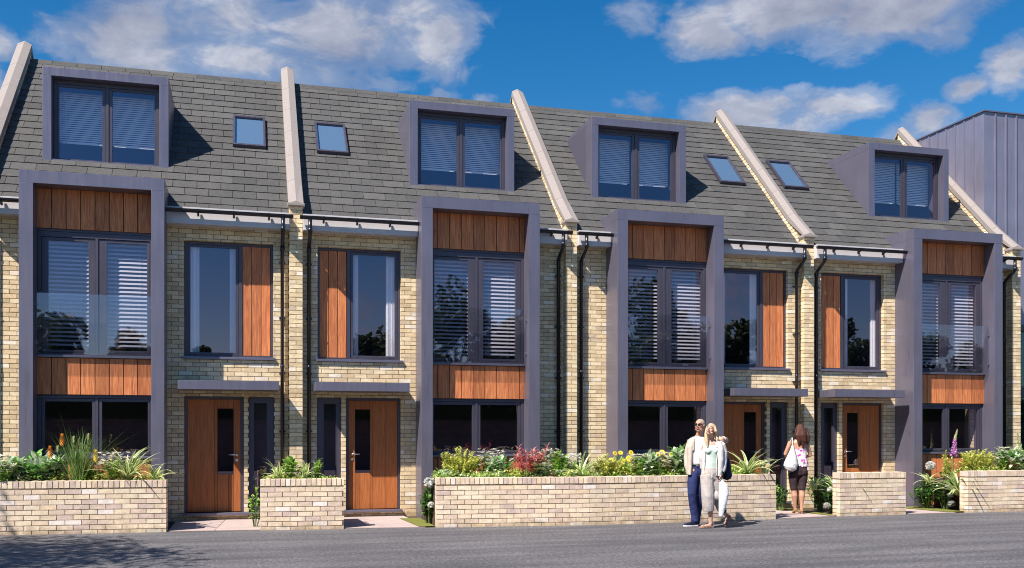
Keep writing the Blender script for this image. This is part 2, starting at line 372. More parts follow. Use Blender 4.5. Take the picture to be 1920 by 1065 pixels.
def house(i, label):
    s = -1 if i%2 else 1               # 1,3: bay on the left of the door; 2,4 mirrored
    P = PIERX[1] if i<=2 else PIERX[3]
    X = lambda d: P+s*d
    root=empty('terraced_house',(X(2.5),F,0),label,'house','terraced houses in the row')
    def bx(mb,d0,d1,y0,y1,z0,z1,mi=0,**k): mb.box(X(d0),X(d1),y0,y1,z0,z1,mi,**k)
    dmax=W-.10
    # --- brick facade
    holes=[]
    for (a,b,c,d) in ((.374,1.839,2.73,4.744),(.864,1.836,.085,2.11),(.362,.784,.085,2.11),(2.31,4.05,-.1,5.3)):
        x0,x1=sorted((X(a),X(b))); holes.append((x0,x1,c,d))
    x0,x1=sorted((X(.10),X(dmax)))
    mb=MB(); brick_face(mb,bond(x0,x1,-.015,5.10,holes,phase=rnd.choice((0,.06,.1))),F)
    cells(mb,x0,x1,-.02,5.10,F+.006,F+.28,holes)
    mb.build('brick_facade',[M['brick'],M['mortar']],root)
    # --- party / rear walls and floors closing the house
    mb=MB()
    mb.box(x0+.006,x0+.05,F+.285,24.0,0,5.1,0); mb.box(x1-.05,x1-.006,F+.285,24.0,0,5.1,0); mb.box(x0+.055,x1-.055,23.9,24.0,0,5.1,0)
    for z in (.09,2.42,5.02): mb.box(x0+.056,x1-.056,F+.29,23.88,z,z+.05,0)
    mb.box(x0+.056,x1-.056,F+1.9,F+2.0,.15,2.41,0); mb.box(x0+.056,x1-.056,F+2.6,F+2.7,2.48,5.01,0)
    xa,xb=sorted((X(2.0),X(2.08))); mb.box(xa,xb,F+.29,F+1.89,.15,2.41,0); mb.box(xa,xb,F+.29,F+2.59,2.48,5.01,0)
    # room sides of the dormer
    mb.box(X(2.17)-.01,X(2.17)+.01,DF+.36,20.6,6.15,7.7,0); mb.box(X(4.19)-.01,X(4.19)+.01,DF+.36,20.6,6.15,7.7,0)
    mb.box(X(2.19),X(4.17),20.5,20.6,5.1,7.7,0); mb.box(X(2.15),X(4.2),DF+.36,20.49,5.6,5.65,0)
    mb.build('interior_walls',M['darkroom'],root)
    # --- roof: slates in courses on a dark underlay, hole behind the dormer
    mb=MB(); S=(RY-EY)*math.sqrt(2); c45=math.sqrt(.5)
    dh=sorted((X(2.155),X(4.19))); s0=(DF+.02-EY)/c45; s1=(DZT-.03-EZ)/c45
    hole=[(dh[0],dh[1],s0,s1)]
    xr0,xr1=sorted((X(.06),X(W-.06))); r=0; sp=0.; 
    while sp<S-.02:
        u=xr0-((.2 if r%2 else 0)+.11*(i%3)+rnd.uniform(-.01,.01))
        while u<xr1:
            a,b=max(u,xr0),min(u+.3925,xr1); e=min(sp+.30,S)
            if b-a>.02:
                for (aa,bb,cc,dd) in subtract((a,b,sp,e),hole):
                    t0=.024+rnd.uniform(-.002,.002) if cc==sp else .012; t1=.006
                    q=[]
                    sk=rnd.uniform(-.003,.003)
                    for (uu,ss,tt) in ((aa,cc+sk,t0),(bb,cc-sk,t0),(bb,dd,t1),(aa,dd,t1)):
                        y=EY+ss*c45; z=EZ+ss*c45
                        q.append(((uu,y-tt*c45,z+tt*c45),(uu,y+.004*c45-tt*c45+.006*c45,z+tt*c45-.01*c45)))
                    tp=[k[0] for k in q]; bt=[(k[0][0],k[0][1]+.016*c45,k[0][2]-.016*c45) for k in q]
                    j=len(mb.v); mb.v+=tp+bt
                    for fc in ((0,1,2,3),(1,0,4,5),(2,1,5,6),(0,3,7,4)): mb.f.append(tuple(j+k for k in fc)); mb.mi.append(0)
            u+=.400
        sp+=.235; r+=1
    for (aa,bb,cc,dd) in subtract((xr0,xr1,0,S),hole):
        p=lambda uu,ss,t:(uu,EY+ss*c45-t*c45,EZ+ss*c45+t*c45)
        mb.face([p(aa,cc,-.002),p(bb,cc,-.002),p(bb,dd,-.002),p(aa,dd,-.002)],1)
        mb.face([p(aa,dd,-.06),p(bb,dd,-.06),p(bb,cc,-.06),p(aa,cc,-.06)],1)
    # rear slope
    mb.face([(xr1,RY,RZ),(xr0,RY,RZ),(xr0,RY+3.5,RZ-3.5),(xr1,RY+3.5,RZ-3.5)],1)
    roof=mb.build('roof',[M['slate'],M['slate_gap']],root)
    mb=MB(); x=xr0
    while x<xr1-.01:
        e=min(x+.445,xr1)
        mb.prism([(RY-.11,RZ-.085),(RY-.02,RZ+.028),(RY+.02,RZ+.028),(RY+.11,RZ-.085),(RY+.09,RZ-.10),(RY,RZ-.01),(RY-.09,RZ-.10)],x,e-.006); x+=.45
    mb.build('ridge_cap',M['slate'],roof)
    # --- eaves: white box fascia with soffit
    for (d0,d1) in ((.115,2.10),(4.255,W-.115)):
        mb=MB(); bx(mb,d0,d1,16.955,F-.006,4.965,5.205,0); bx(mb,d0,d1,16.935,EY+.005,5.209,5.236,0)
        bx(mb,d0,d1,16.949,16.9545,4.962,4.99,0)
        mb.build('eaves_fascia',M['white'],root,bevel=.004)
        # gutter: half round trough with stop ends and brackets
        mb=MB(); g0=.055 if d0<1 else 4.255; g1=2.10 if d0<1 else W-.055
        gy,gz,gr=16.850,5.170,.045
        prof=[(gy-gr*math.cos(a),gz-gr*math.sin(a)) for a in [math.pi*k/10 for k in range(11)]]
        inn=[(gy+ (gr-.004)*math.cos(a),gz-(gr-.004)*math.sin(a)) for a in [math.pi*k/10 for k in range(11)]]
        mb.prism([(gy-gr-.004,gz+.012),*prof,(gy+gr,gz+.012),(gy+gr-.006,gz+.012),*inn,(gy-gr+.006,gz+.012)],X(g0),X(g1))
        mb.prism([(gy-gr,gz+.01),*prof,(gy+gr,gz+.01)],X(g0),X(g0)+.01*s); mb.prism([(gy-gr,gz+.01),*prof,(gy+gr,gz+.01)],X(g1)-.01*s,X(g1))
        gut=mb.build('gutter',M['black'],root)
        d=g0+(.40 if d0<1 else .30)
        while d<g1-.05:
            mb=MB(); mb.prism([(gy-gr-.008,gz+.014)]+[(gy-(gr+.008)*math.cos(a),gz-(gr+.008)*math.sin(a)) for a in [math.pi*k/8 for k in range(9)]]+[(gy+.075,gz+.02),(gy+.075,gz-.085),(gy+.02,gz-.06)],X(d)-.016,X(d)+.016); d+=.57; mb.build('gutter_bracket',M['black'],gut)

    # --- downpipe beside the pier
    mb=MB(); xd=X(.225); r_=.033
    if i in (1,2,3,4):
        pts=[(xd,16.85,5.14),(xd,16.85,4.93),(xd,16.87,4.895),(xd,17.11,4.735),(xd,17.145,4.70),(xd,17.145,.06)]
        mb.tube(pts,r_,14)
        for z0,z1 in ((4.905,4.985),(4.62,4.70),(2.60,2.66)): 
            y=16.85 if z0>4.8 else 17.145; mb.tube([(xd,y,z0),(xd,y,z1)],r_+.006,14)
        dp=mb.build('downpipe',M['black'],root,smooth=True)
        for z in (4.40,3.45,2.50,1.5,.6):
            mb=MB(); mb.box(xd-.052,xd+.052,17.13,17.2155,z,z+.03); mb.build('pipe_clip',M['black'],dp)
    # far gutter's pipe next to the neighbour pier
    if i in (1,2,3,4):
        xd=X(W-.225); mb=MB(); pts=[(xd,16.85,5.14),(xd,16.85,4.93),(xd,16.87,4.895),(xd,17.11,4.735),(xd,17.145,4.70),(xd,17.145,.06)]
        mb.tube(pts,r_,14)
        for z0,z1 in ((4.905,4.985),(4.62,4.70),(2.60,2.66)):
            y=16.85 if z0>4.8 else 17.145; mb.tube([(xd,y,z0),(xd,y,z1)],r_+.006,14)
        dp=mb.build('downpipe',M['black'],root,smooth=True)
        for z in (4.40,3.45,2.50,1.5,.6):
            mb=MB(); mb.box(xd-.052,xd+.052,17.13,17.2155,z,z+.03); mb.build('pipe_clip',M['black'],dp)
    # --- projecting box bay
    bi,bo=2.103,4.250; ii,io=2.305,4.045; ZB=5.60; ZI=5.400
    mb=MB()
    bx(mb,bi,ii,B,F-.007,-.02,ZI-.0); bx(mb,io,bo,B,F-.007,-.02,ZI-.0)
    xa,xb=sorted((X(bi),X(bo)))
    yb=EY+(ZB-EZ)
    mb.prism([(B,ZI),(B,ZB),(yb+.02,ZB),(17.41,ZI)],xa,xb)
    for (a,b) in ((bi,ii),(io,bo)): mb.prism([(F-.0065,5.1),(F-.0065,ZI-.001),(17.409,ZI-.001),(17.24,5.235),(17.24,5.1)],X(a),X(b))
    bay=mb.build('bay_frame',M['frame'],root,bevel=.004)
    # --- claddings
    for k,(z0,z1) in enumerate(((4.765,ZI-.003),(2.105,2.690),(.02,1.058))):
        mb=MB(); boards(mb,X(ii)+.002*s,X(io)-.002*s,YC,z0,z1,off=.07 if i in(2,4) else .0)
        mb.build('timber_cladding',[M['wood'],M['groove']],root)
    # --- bay windows
    def bay_window(name,z0,z1,gz0,gz1,leaves,blindspec,sillz):
        mb=MB(); y0,y1=YC+.045,YC+.115
        fr=[(ii+.004,io-.004,gz1+.055,z1),(ii+.004,io-.004,z0,gz0-.05)]
        for (a,b,c,d) in fr: bx(mb,a,b,y0-.004,y1,c,d)
        bx(mb,ii+.004,ii+.05,y0-.003,y1,gz0-.05,gz1+.055); bx(mb,io-.05,io-.004,y0-.003,y1,gz0-.05,gz1+.055); bx(mb,3.143,3.187,y0-.002,y1,gz0-.05,gz1+.055)
        for (a,b) in leaves:
            lo,hi=(ii+.053,3.140) if a<3.1 else (3.190,io-.053)
            bx(mb,lo,a,y0+.010,y1-.005,gz0-.045,gz1+.050); bx(mb,b,hi,y0+.010,y1-.005,gz0-.045,gz1+.050)
            bx(mb,a,b,y0+.010,y1-.005,gz0-.045,gz0); bx(mb,a,b,y0+.010,y1-.005,gz1,gz1+.050)
        w=mb.build(name,M['wframe'],root,bevel=.003)
        for (a,b) in leaves:
            g=MB(); g.face([(min(X(a),X(b)),y0+.03,gz0),(max(X(a),X(b)),y0+.03,gz0),(max(X(a),X(b)),y0+.03,gz1),(min(X(a),X(b)),y0+.03,gz1)])
            g.build('glass_pane',M['glass'],w)
            if blindspec:
                p,hh,zlow=blindspec; g=MB(); z=gz1-.02
                while z>zlow:
                    mt=Matrix.Translation((X((a+b)/2),y1+.055,z))@Matrix.Rotation(R(64+rnd.uniform(-1.5,1.5)),4,'X')
                    g.tbox(mt,abs(b-a)+.06,hh,.0025); z-=p
                for dd in (a+.12,b-.12): bx(g,dd-.001,dd+.001,y1+.03,y1+.032,max(zlow,gz0),gz1)
                g.build('venetian_blind',M['bayblind'],w)
        if sillz:
            mb=MB(); bx(mb,ii+.004,io-.004,YC-.045,y0+.02,sillz-.045,sillz-.004); mb.build('window_sill',M['frame'],w,bevel=.004)
        return w
    bay_window('balcony_window',2.745,4.722,2.826,4.580,((2.400,3.015),(3.291,3.893)),(.0685,.035,2.85),2.742)
    bay_window('ground_floor_window',1.112,2.085,1.175,1.992,((2.387,3.089),(3.238,3.940)),None,1.108)
    # shadow gap trims above the windows
    mb=MB(); bx(mb,ii+.004,io-.004,YC+.03,YC+.10,4.724,4.763); mb.build('head_trim',M['wframe'],root)
    mb=MB(); bx(mb,ii+.004,io-.004,YC+.03,YC+.10,2.087,2.103); mb.build('head_trim',M['wframe'],root)
    # glass balustrade with clamps
    mb=MB(); bx(mb,ii+.02,io-.02,16.765,16.777,2.735,3.705); ba=mb.build('glass_balustrade',M['bal'],root)
    for z in (2.9,3.5):
        mb=MB(); bx(mb,ii+.0,ii+.035,16.757,16.785,z,z+.05); mb.build('glass_clamp',M['frame'],ba)
        mb=MB(); bx(mb,io-.035,io-.0,16.757,16.785,z,z+.05); mb.build('glass_clamp',M['frame'],ba)
    # --- first floor side window with timber panel
    mb=MB(); y0,y1=F+.085,F+.15; a0,a1,z0,z1=.376,1.837,2.782,4.742
    for (a,b,c,d) in ((a0,a1,4.695,z1),(a0,a1,z0,2.815),(a0,.416,2.815,4.695),(1.795,a1,2.815,4.695),(.889,.950,2.815,4.695)): bx(mb,a,b,y0,y1,c,d)
    for (a,b,c,d) in ((.953,1.793,4.650,4.692),(.953,1.793,2.818,2.860),(.953,1.000,2.860,4.650),(1.741,1.793,2.860,4.650)): bx(mb,a,b,y0+.012,y1-.005,c,d)
    w=mb.build('first_floor_window',M['wframe'],root,bevel=.003)
    g=MB(); xa,xb=sorted((X(1.0),X(1.741))); g.face([(xa,y0+.03,2.86),(xb,y0+.03,2.86),(xb,y0+.03,4.65),(xa,y0+.03,4.65)]); g.build('glass_pane',M['glass'],w)
    mb=MB(); boards(mb,X(.418),X(.887),y0+.012,2.818,4.692,w=.157,gap=.010,mi=0); mb.build('timber_panel',[M['wood'],M['groove']],w)
    mb=MB(); bx(mb,.345,1.875,F-.045,y0-.002,2.735,2.779); mb.build('window_sill',M['frame'],w,bevel=.004)
    for (a,b) in ((1.60,1.80),(.94,1.10)) if i in (1,2) else ((1.66,1.80),(.90,1.12)):
        mb=MB(); n=28; 
        pts=[(X(a+(b-a)*k/n), F+.205+.018*math.sin(k*1.9+i)) for k in range(n+1)]
        for k in range(n):
            (xa,ya),(xb,yb_)=pts[k],pts[k+1]; q=[(xa,ya,2.60),(xb,yb_,2.60),(xb,yb_,4.72),(xa,ya,4.72)]
            mb.face(q if xb>xa else q[::-1])
        mb.build('curtain',M['curtain'],w,smooth=False)
    # --- door set
    y0=F+.075
    mb=MB(); zt=2.108
    for (a,b,c,d) in ((.866,.916,.135,2.062),(1.791,1.834,.135,2.062),(.866,1.834,2.062,zt)): bx(mb,a,b,y0-.01,y0+.07,c,d)
    df=mb.build('door_frame',M['wframe'],root,bevel=.003)
    mb=MB()
    ys,ye=y0+.012,y0+.055
    # leaf: upright boards round the glazed slot
    segs=[(.918,1.036),(1.036,1.124),(1.124,1.295),(1.295,1.346),(1.346,1.566),(1.566,1.789)]
    for (a,b) in ((.918,1.036),(1.299,1.349),(1.349,1.568),(1.568,1.789)): bx(mb,a+.0025,b-.0025,ys,ye,.142,2.058,0,jit=.0005)
    for (a,b) in ((1.036,1.122),(1.122,1.299)):
        bx(mb,a+.0025,b-.0025,ys,ye,.142,.775,0,jit=.0005); bx(mb,a+.0025,b-.0025,ys,ye,1.905,2.058,0,jit=.0005)
    for (a,b,c,d) in subtract((.919,1.788,.143,2.057),[(1.030,1.303,.772,1.908)]): bx(mb,a,b,ys+.006,ye-.004,c,d,1)
    dl=mb.build('front_door',[M['door'],M['groove']],root)
    g=MB(); xa,xb=sorted((X(1.038),X(1.297))); g.face([(xa,ys+.012,.777),(xb,ys+.012,.777),(xb,ys+.012,1.904),(xa,ys+.012,1.904)]); g.build('glass_pane',M['glass'],dl)
    mb=MB(); mb.tube([(X(.981),ys-.0005,1.115),(X(.981),ys-.010,1.115)],.026,16); mb.tube([(X(.981),ys-.008,1.115),(X(.981),ys-.05,1.115),(X(.988),ys-.056,1.115),(X(1.115),ys-.056,1.113)],[.010,.010,.010,.009],10)
    mb.build('door_handle',M['chrome'],dl,smooth=True)
    mb=MB(); mb.tube([(X(.981),ys-.0005,1.02),(X(.981),ys-.011,1.02)],.025,16); mb.tube([(X(.981),ys-.011,1.02),(X(.981),ys-.015,1.02)],.010,10); mb.build('door_lock',M['chrome'],dl)
    mb=MB(); bx(mb,.345,1.855,F-.075,y0-.012,.088,.131); mb.build('door_sill',M['frame'],root,bevel=.004)
    # sidelight
    mb=MB()
    for (a,b,c,d) in ((.364,.482,.135,zt),(.698,.782,.135,zt),(.482,.698,2.0,zt),(.482,.698,.135,.23)): bx(mb,a,b,y0-.008,y0+.06,c,d)
    for (a,b,c,d) in ((.470,.486,.235,1.995),(.694,.710,.235,1.995)): bx(mb,a,b,y0-.013,y0-.0085,c,d)
    sl=mb.build('sidelight',M['wframe'],root,bevel=.003)
    g=MB(); xa,xb=sorted((X(.482),X(.698))); g.face([(xa,y0+.02,.23),(xb,y0+.02,.23),(xb,y0+.02,2.0),(xa,y0+.02,2.0)]); g.build('glass_pane',M['glass'],sl)
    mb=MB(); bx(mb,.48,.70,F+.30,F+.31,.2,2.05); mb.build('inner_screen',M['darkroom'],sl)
    # canopy
    mb=MB(); bx(mb,.298,1.900,B+.002,F-.0065,2.197,2.347); cn=mb.build('door_canopy',M['frame'],root,bevel=.005)
    # --- dormer
    DT=.15; D0,D1=2.150,4.198; y2=EY+(DZT-EZ)
    zb=EZ+(DF-EY)
    mb=MB()
    for (a,b) in ((D0,D0+DT+.005),(D1-DT+.005,D1)):
        xa,xb=sorted((X(a),X(b)))
        mb.prism([(DF,zb-.04),(DF,DZT-DT),(y2-DT-.0,DZT-DT),(DF+.06,zb-.04)],xa,xb)
    xa,xb=sorted((X(D0),X(D1)))
    mb.prism([(DF,DZT-DT),(DF,DZT),(y2+.03,DZT),(y2-DT+.03,DZT-DT)],xa,xb)
    dm=mb.build('dormer',M['frame'],root,bevel=.004)
    mb=MB(); bx(mb,D0+DT+.006,D1-DT-.001+.005,DF+.01,DF+.38,zb+.0,zb+.035); mb.build('dormer_sill',M['frame'],dm,bevel=.003)
    mb=MB(); y0=DF+.175; y1=y0+.06; gz0,gz1=6.262,7.513
    A,Bq=D0+DT+.008,D1-DT+.003
    for (a,b,c,d) in ((A,Bq,gz1+.045,DZT-DT-.002),(A,Bq,zb+.036,gz0-.035),(A,2.372,gz0-.035,gz1+.045),(3.996,Bq,gz0-.035,gz1+.045),(3.158,3.208,gz0-.035,gz1+.045)): bx(mb,a,b,y0-.006,y1,c,d)
    for (a,b) in ((2.402,3.100),(3.262,3.966)):
        lo,hi=(2.375,3.155) if a<3.1 else (3.211,3.993)
        for (p,q,c,d) in ((lo,a,gz0-.032,gz1+.042),(b,hi,gz0-.032,gz1+.042),(a,b,gz0-.032,gz0),(a,b,gz1,gz1+.042)): bx(mb,p,q,y0+.006,y1-.005,c,d)
    dw=mb.build('dormer_window_frame',M['wframe'],dm,bevel=.003)
    for (a,b) in ((2.402,3.100),(3.262,3.966)):
        g=MB(); xa,xb=sorted((X(a),X(b))); g.face([(xa,y0+.03,gz0),(xb,y0+.03,gz0),(xb,y0+.03,gz1),(xa,y0+.03,gz1)]); g.build('glass_pane',M['glass'],dm)
        g=MB(); z=gz1-.015
        while z>6.63:
            mt=Matrix.Translation((X((a+b)/2),y1+.235,z))@Matrix.Rotation(R(70+rnd.uniform(-1.5,1.5)),4,'X')
            g.tbox(mt,abs(b-a)+.12,.028,.002); z-=.0375
        bx(g,a,b,y1+.225,y1+.245,6.605,6.62)
        for dd in (a+.06,b-.06): bx(g,dd-.002,dd+.002,y1+.22,y1+.222,6.62,gz1)
        g.build('venetian_blind',M['blind'],dm)
    # --- roof window
    mb=MB(); d0,d1=.472,1.068; zz0,zz1=6.800,7.598; 
    def rp(d,z,t): y=EY+(z-EZ); return Vector((X(d),y-t*c45,z+t*c45))
    def slab(mb,d0,d1,z0,z1,t0,t1,mi=0):
        q=[rp(d0,z0,t0),rp(d1,z0,t0),rp(d1,z1,t0),rp(d0,z1,t0),rp(d0,z0,t1),rp(d1,z0,t1),rp(d1,z1,t1),rp(d0,z1,t1)]
        j=len(mb.v); mb.v+=[tuple(k) for k in q]
        for fc in ((0,1,5,4),(1,2,6,5),(2,3,7,6),(3,0,4,7),(4,5,6,7),(3,2,1,0)):
            mb.f.append(tuple(j+k for k in (fc if s>0 else fc[::-1]))); mb.mi.append(mi)
    e=.042
    slab(mb,d0,d0+e,zz0,zz1,.015,.085); slab(mb,d1-e,d1,zz0,zz1,.015,.085); slab(mb,d0+e,d1-e,zz0,zz0+e*.8,.015,.084); slab(mb,d0+e,d1-e,zz1-e,zz1,.015,.086)
    sk=mb.build('roof_window',M['wframe'],root,bevel=.003)
    mb=MB(); slab(mb,d0+e,d1-e,zz0+e*.8,zz1-e,.036,.040); mb.build('lining_sky_sheen',M['skysheen'],sk)  # pale lining spread behind the whole pane, imitating the brighter sky reflection
    mb=MB(); q=[rp(d0+e,zz0+e*.8,.06),rp(d1-e,zz0+e*.8,.06),rp(d1-e,zz1-e,.06),rp(d0+e,zz1-e,.06)]
    if s<0: q=q[::-1]
    mb.face(q); mb.build('glass_pane',M['skyglass'],sk)
    return root
HL=['end house at the far left, orange torch flowers in front of its grey box bay',
    'second house from the left, white hydrangea head beside its grey box bay',
    'third house from the left, its grey bay behind the strolling couple and yellow daisies',
    'house at the right end, purple foxglove before its bay, blue metal block beyond']
for i in range(1,5): house(i,HL[i-1])

# ------------------------------------------------------------------ party walls between the houses
PL=['party wall pier and stone coping at the left end of the row, cut by the picture edge',
    'party wall with brick pier and pale sloping coping between first and second houses',
    'party wall with brick pier and pale sloping coping between second and third houses',
    'party wall with brick pier and pale sloping coping between third house and right end house',
    'party wall with coping at the right end, against the seamed metal block']
for k,px in enumerate(PIERX):
    root=empty('party_wall',(px,F-.16,0),PL[k],'party wall','party walls with stone copings')
    y0=F-.16
    mb=MB(); z=0; r=0; hw=.109
    ztop=5.40
    while z<ztop-.02:
        h=min(.065,ztop-z-.004)
        if r%2: mb.box(px-hw,px+hw,y0,y0+.102,z,z+h,0,.0014); mb.box(px-hw,px+hw,y0+.112,F+.003,z,z+h,0,.0014)
        else:
            mb.box(px-hw,px-.005,y0,F+.003,z,z+h,0,.0014); mb.box(px+.005,px+hw,y0,F+.003,z,z+h,0,.0014)
        z+=.075; r+=1
    mb.box(px-hw+.007,px+hw-.007,y0+.007,F+.09,-.02,ztop-.01,1)
    # upstand following the roof slope, brick courses
    z=4.965; 
    while z<RZ+.10:
        ya=max(F+.0035,EY+(z+.065-EZ-.19)); yb=RY+.05; yc=min(yb,EY+(z-EZ)+.35)
        y=ya
        while y<yc:
            e=min(y+.215,yc)
            if e-y>.02: mb.box(px-hw,px+hw,y,e,z,z+.065,0,.001)
            y+=.225
        z+=.075
    t=.16
    mb.prism([(F+.02,4.97),(F+.02,EZ-(EY-F)+t),(RY,RZ+t),(RY+.03,RZ+t-.03),(24,RZ-3.2),(24,4.97)],px-hw+.007,px+hw-.007,1)
    mb.build('brick_pier',[M['brick'],M['mortar']],root)
    # coping: saddleback stones laid along the slope
    mb=MB()
    def cp(y,dz,dx): return (px+dx, y, EZ+(y-EY)+dz)
    ys=[y0-.05]; 
    while ys[-1]<RY-.6: ys.append(ys[-1]+.62)
    ys.append(RY+.02)
    cw=.128
    for a,b in zip(ys[:-1],ys[1:]):
        b-=.004
        v=[cp(a,.165,-cw),cp(a,.30,-cw),cp(a,.365,0),cp(a,.30,cw),cp(a,.165,cw),cp(b,.165,-cw),cp(b,.30,-cw),cp(b,.365,0),cp(b,.30,cw),cp(b,.165,cw)]
        if a==ys[0]:      # the foot stone is cut plumb
            v[0:5]=[(px-cw,y0-.035,5.375+.0),(px-cw,y0-.035,5.43),(px,y0-.035,5.475),(px+cw,y0-.035,5.43),(px+cw,y0-.035,5.375)]
        j=len(mb.v); mb.v+=v
        for fc in ((0,1,6,5),(1,2,7,6),(2,3,8,7),(3,4,9,8),(4,0,5,9),(4,3,2,1,0),(5,6,7,8,9)): mb.f.append(tuple(j+q for q in fc)); mb.mi.append(0)
    # back slope stone
    a,b=RY+.024,RY+3.4; f2=lambda y,dz,dx:(px+dx,y,EZ+(RY-EY)-(y-RY)+dz)
    v=[f2(a,.235,-cw),f2(a,.30,-cw),f2(a,.365,0),f2(a,.30,cw),f2(a,.235,cw),f2(b,.235,-cw),f2(b,.30,-cw),f2(b,.365,0),f2(b,.30,cw),f2(b,.235,cw)]
    j=len(mb.v); mb.v+=v
    for fc in ((0,1,6,5),(1,2,7,6),(2,3,8,7),(3,4,9,8),(4,0,5,9),(4,3,2,1,0),(5,6,7,8,9)): mb.f.append(tuple(j+q for q in fc)); mb.mi.append(0)
    mb.build('stone_coping',M['stone'],root,bevel=.004)
    mb=MB(); mb.box(px-.145,px+.145,y0-.06,y0+.19,5.385,5.432); mb.build('pad_stone',M['stone'],root,bevel=.006)

# ------------------------------------------------------------------ seamed metal block beyond the row
def seam_block():
    x0=PIERX[4]+.14; y0=18.15; zt=8.70
    root=empty('metal_clad_building',(x0+4,y0,0),'tall building clad in blue-grey standing seam metal beyond the right end','building')
    x1=x0+9; y1=26
    mb=MB(); mb.box(x0,x1,y0,y1,3.95,zt); mb.box(x0-.0,x0+2.2,y1+.01,y1+6,3,zt+.35)
    wall=mb.build('metal_cladding',M['seam'],root)
    mb=MB()
    x=x0+.285
    while x<x1: mb.box(x-.012,x+.012,y0-.034,y0-.0005,3.96,zt-.03); x+=.285
    y=y0+.30
    while y<y1: mb.box(x0-.034,x0-.0005,y-.012,y+.012,3.96,zt-.03); y+=.30
    mb.build('standing_seam',M['seam'],root)
    mb=MB(); mb.box(x0-.035,x1,y0-.035,y0+.05,zt+.001,zt+.03); mb.box(x0-.035,x0+.05,y0+.051,y1,zt+.001,zt+.03); mb.build('roof_edge_trim',M['frame'],root)
    # glazed lower storeys with frames
    mb=MB(); g=MB()
    mb.box(x0,x1,y0-.02,y0+.2,2.30,2.55); mb.box(x0,x1,y0-.02,y0+.2,-.02,.12); mb.box(x0,x1,y0-.06,y0+.2,3.80,3.945)
    for k in range(7):
        xx=x0+k*1.45; mb.box(xx,xx+.09,y0-.01,y0+.15,.121,2.299); mb.box(xx,xx+.09,y0-.01,y0+.15,2.551,3.799)
    mb.build('window_frame',M['wframe'],root,bevel=.004)
    g.face([(x0,y0+.05,.12),(x1,y0+.05,.12),(x1,y0+.05,3.8),(x0,y0+.05,3.8)]); g.build('glass_pane',M['tealglass'],root)
    mb=MB(); mb.box(x0,x0+.05,y0+.21,y1,0,3.94); mb.box(x0+.06,x1,y0+1.5,y0+1.6,0,3.94); mb.build('interior_walls',M['darkroom'],root)
M['tealglass']=glass('teal_glass',.12,(.12,.26,.34),0,(.35,.6,.75))
seam_block()

# ------------------------------------------------------------------ ground, road, paths, beds
def sheet(name, pts, z, m, kind='structure', label=None):
    mb=MB(); mb.face([(x,y,z) for x,y in pts]); o=mb.build(name,m); tag(o,label=label,kind=kind); return o
sheet('ground',[(-900,-900),(900,-900),(900,900),(-900,900)],-.03,M['lawn'])
LINE=[(-14,15.72),(-3.45,15.48),(-1.15,15.36),(.2,15.24),(1.47,15.13),(2.87,14.98),(5.3,14.72),(6.65,14.76),(8.83,14.92),(10.2,15.10),(11.6,15.14),(13,15.20),(15.8,15.22),(40,15.25)]
def ly(x):
    for (a,b),(c,d) in zip(LINE[:-1],LINE[1:]):
        if a<=x<=c: return b+(d-b)*(x-a)/(c-a)
mb=MB()
for (a,b),(c,d) in zip(LINE[:-1],LINE[1:]): mb.face([(a,b+.03,0),(a,-6.4,0),(c,-6.4,0),(c,d+.03,0)])
o=mb.build('road',M['asphalt']); tag(o,kind='structure')
def paved(x0,x1,xb0,xb1,n):
    mb=MB(); k=max(1,round((x1-x0)/.62)); rows=3
    for r in range(rows):
        t0,t1=r/rows,(r+1)/rows
        for j in range(k):
            u0,u1=j/k,(j+1)/k
            def q(u,t):
                xa=x0+(x1-x0)*u; xb=xb0+(xb1-xb0)*u; ya=ly(min(max(xa,-13),39))+.03; return (xa+(xb-xa)*t, ya+(F-ya)*t)
            g=.004; pts=[q(u0,t0),q(u1,t0),q(u1,t1),q(u0,t1)]
            cx=sum(p[0] for p in pts)/4; cy=sum(p[1] for p in pts)/4
            pts=[(cx+(p[0]-cx)*(1-g/.3),cy+(p[1]-cy)*(1-g/.4)) for p in pts]
            i0=len(mb.v); mb.v+=[(p[0],p[1],.012) for p in pts]+[(p[0],p[1],-.01) for p in pts]
            for fc in ((0,1,2,3),(0,4,5,1),(1,5,6,2),(2,6,7,3),(3,7,4,0)): mb.f.append(tuple(i0+z for z in fc)); mb.mi.append(0)
    mb.face([(x0,ly(x0)+.02,.002),(x1,ly(x1)+.02,.002),(xb1,F,.002),(xb0,F,.002)],1)
    o=mb.build('path',[M['paving'],M['soil']]); tag(o,kind='structure')
paved(-1.13,.21,-1.13,.46,0); paved(1.47,2.72,1.22,2.72,1); paved(8.84,10.15,8.75,10.1,2); paved(11.6,12.75,11.3,12.75,3)
sheet('soil_bed',[(-14,15.5),(40,15.0),(40,F),(-14,F)],-.004,M['soil'])

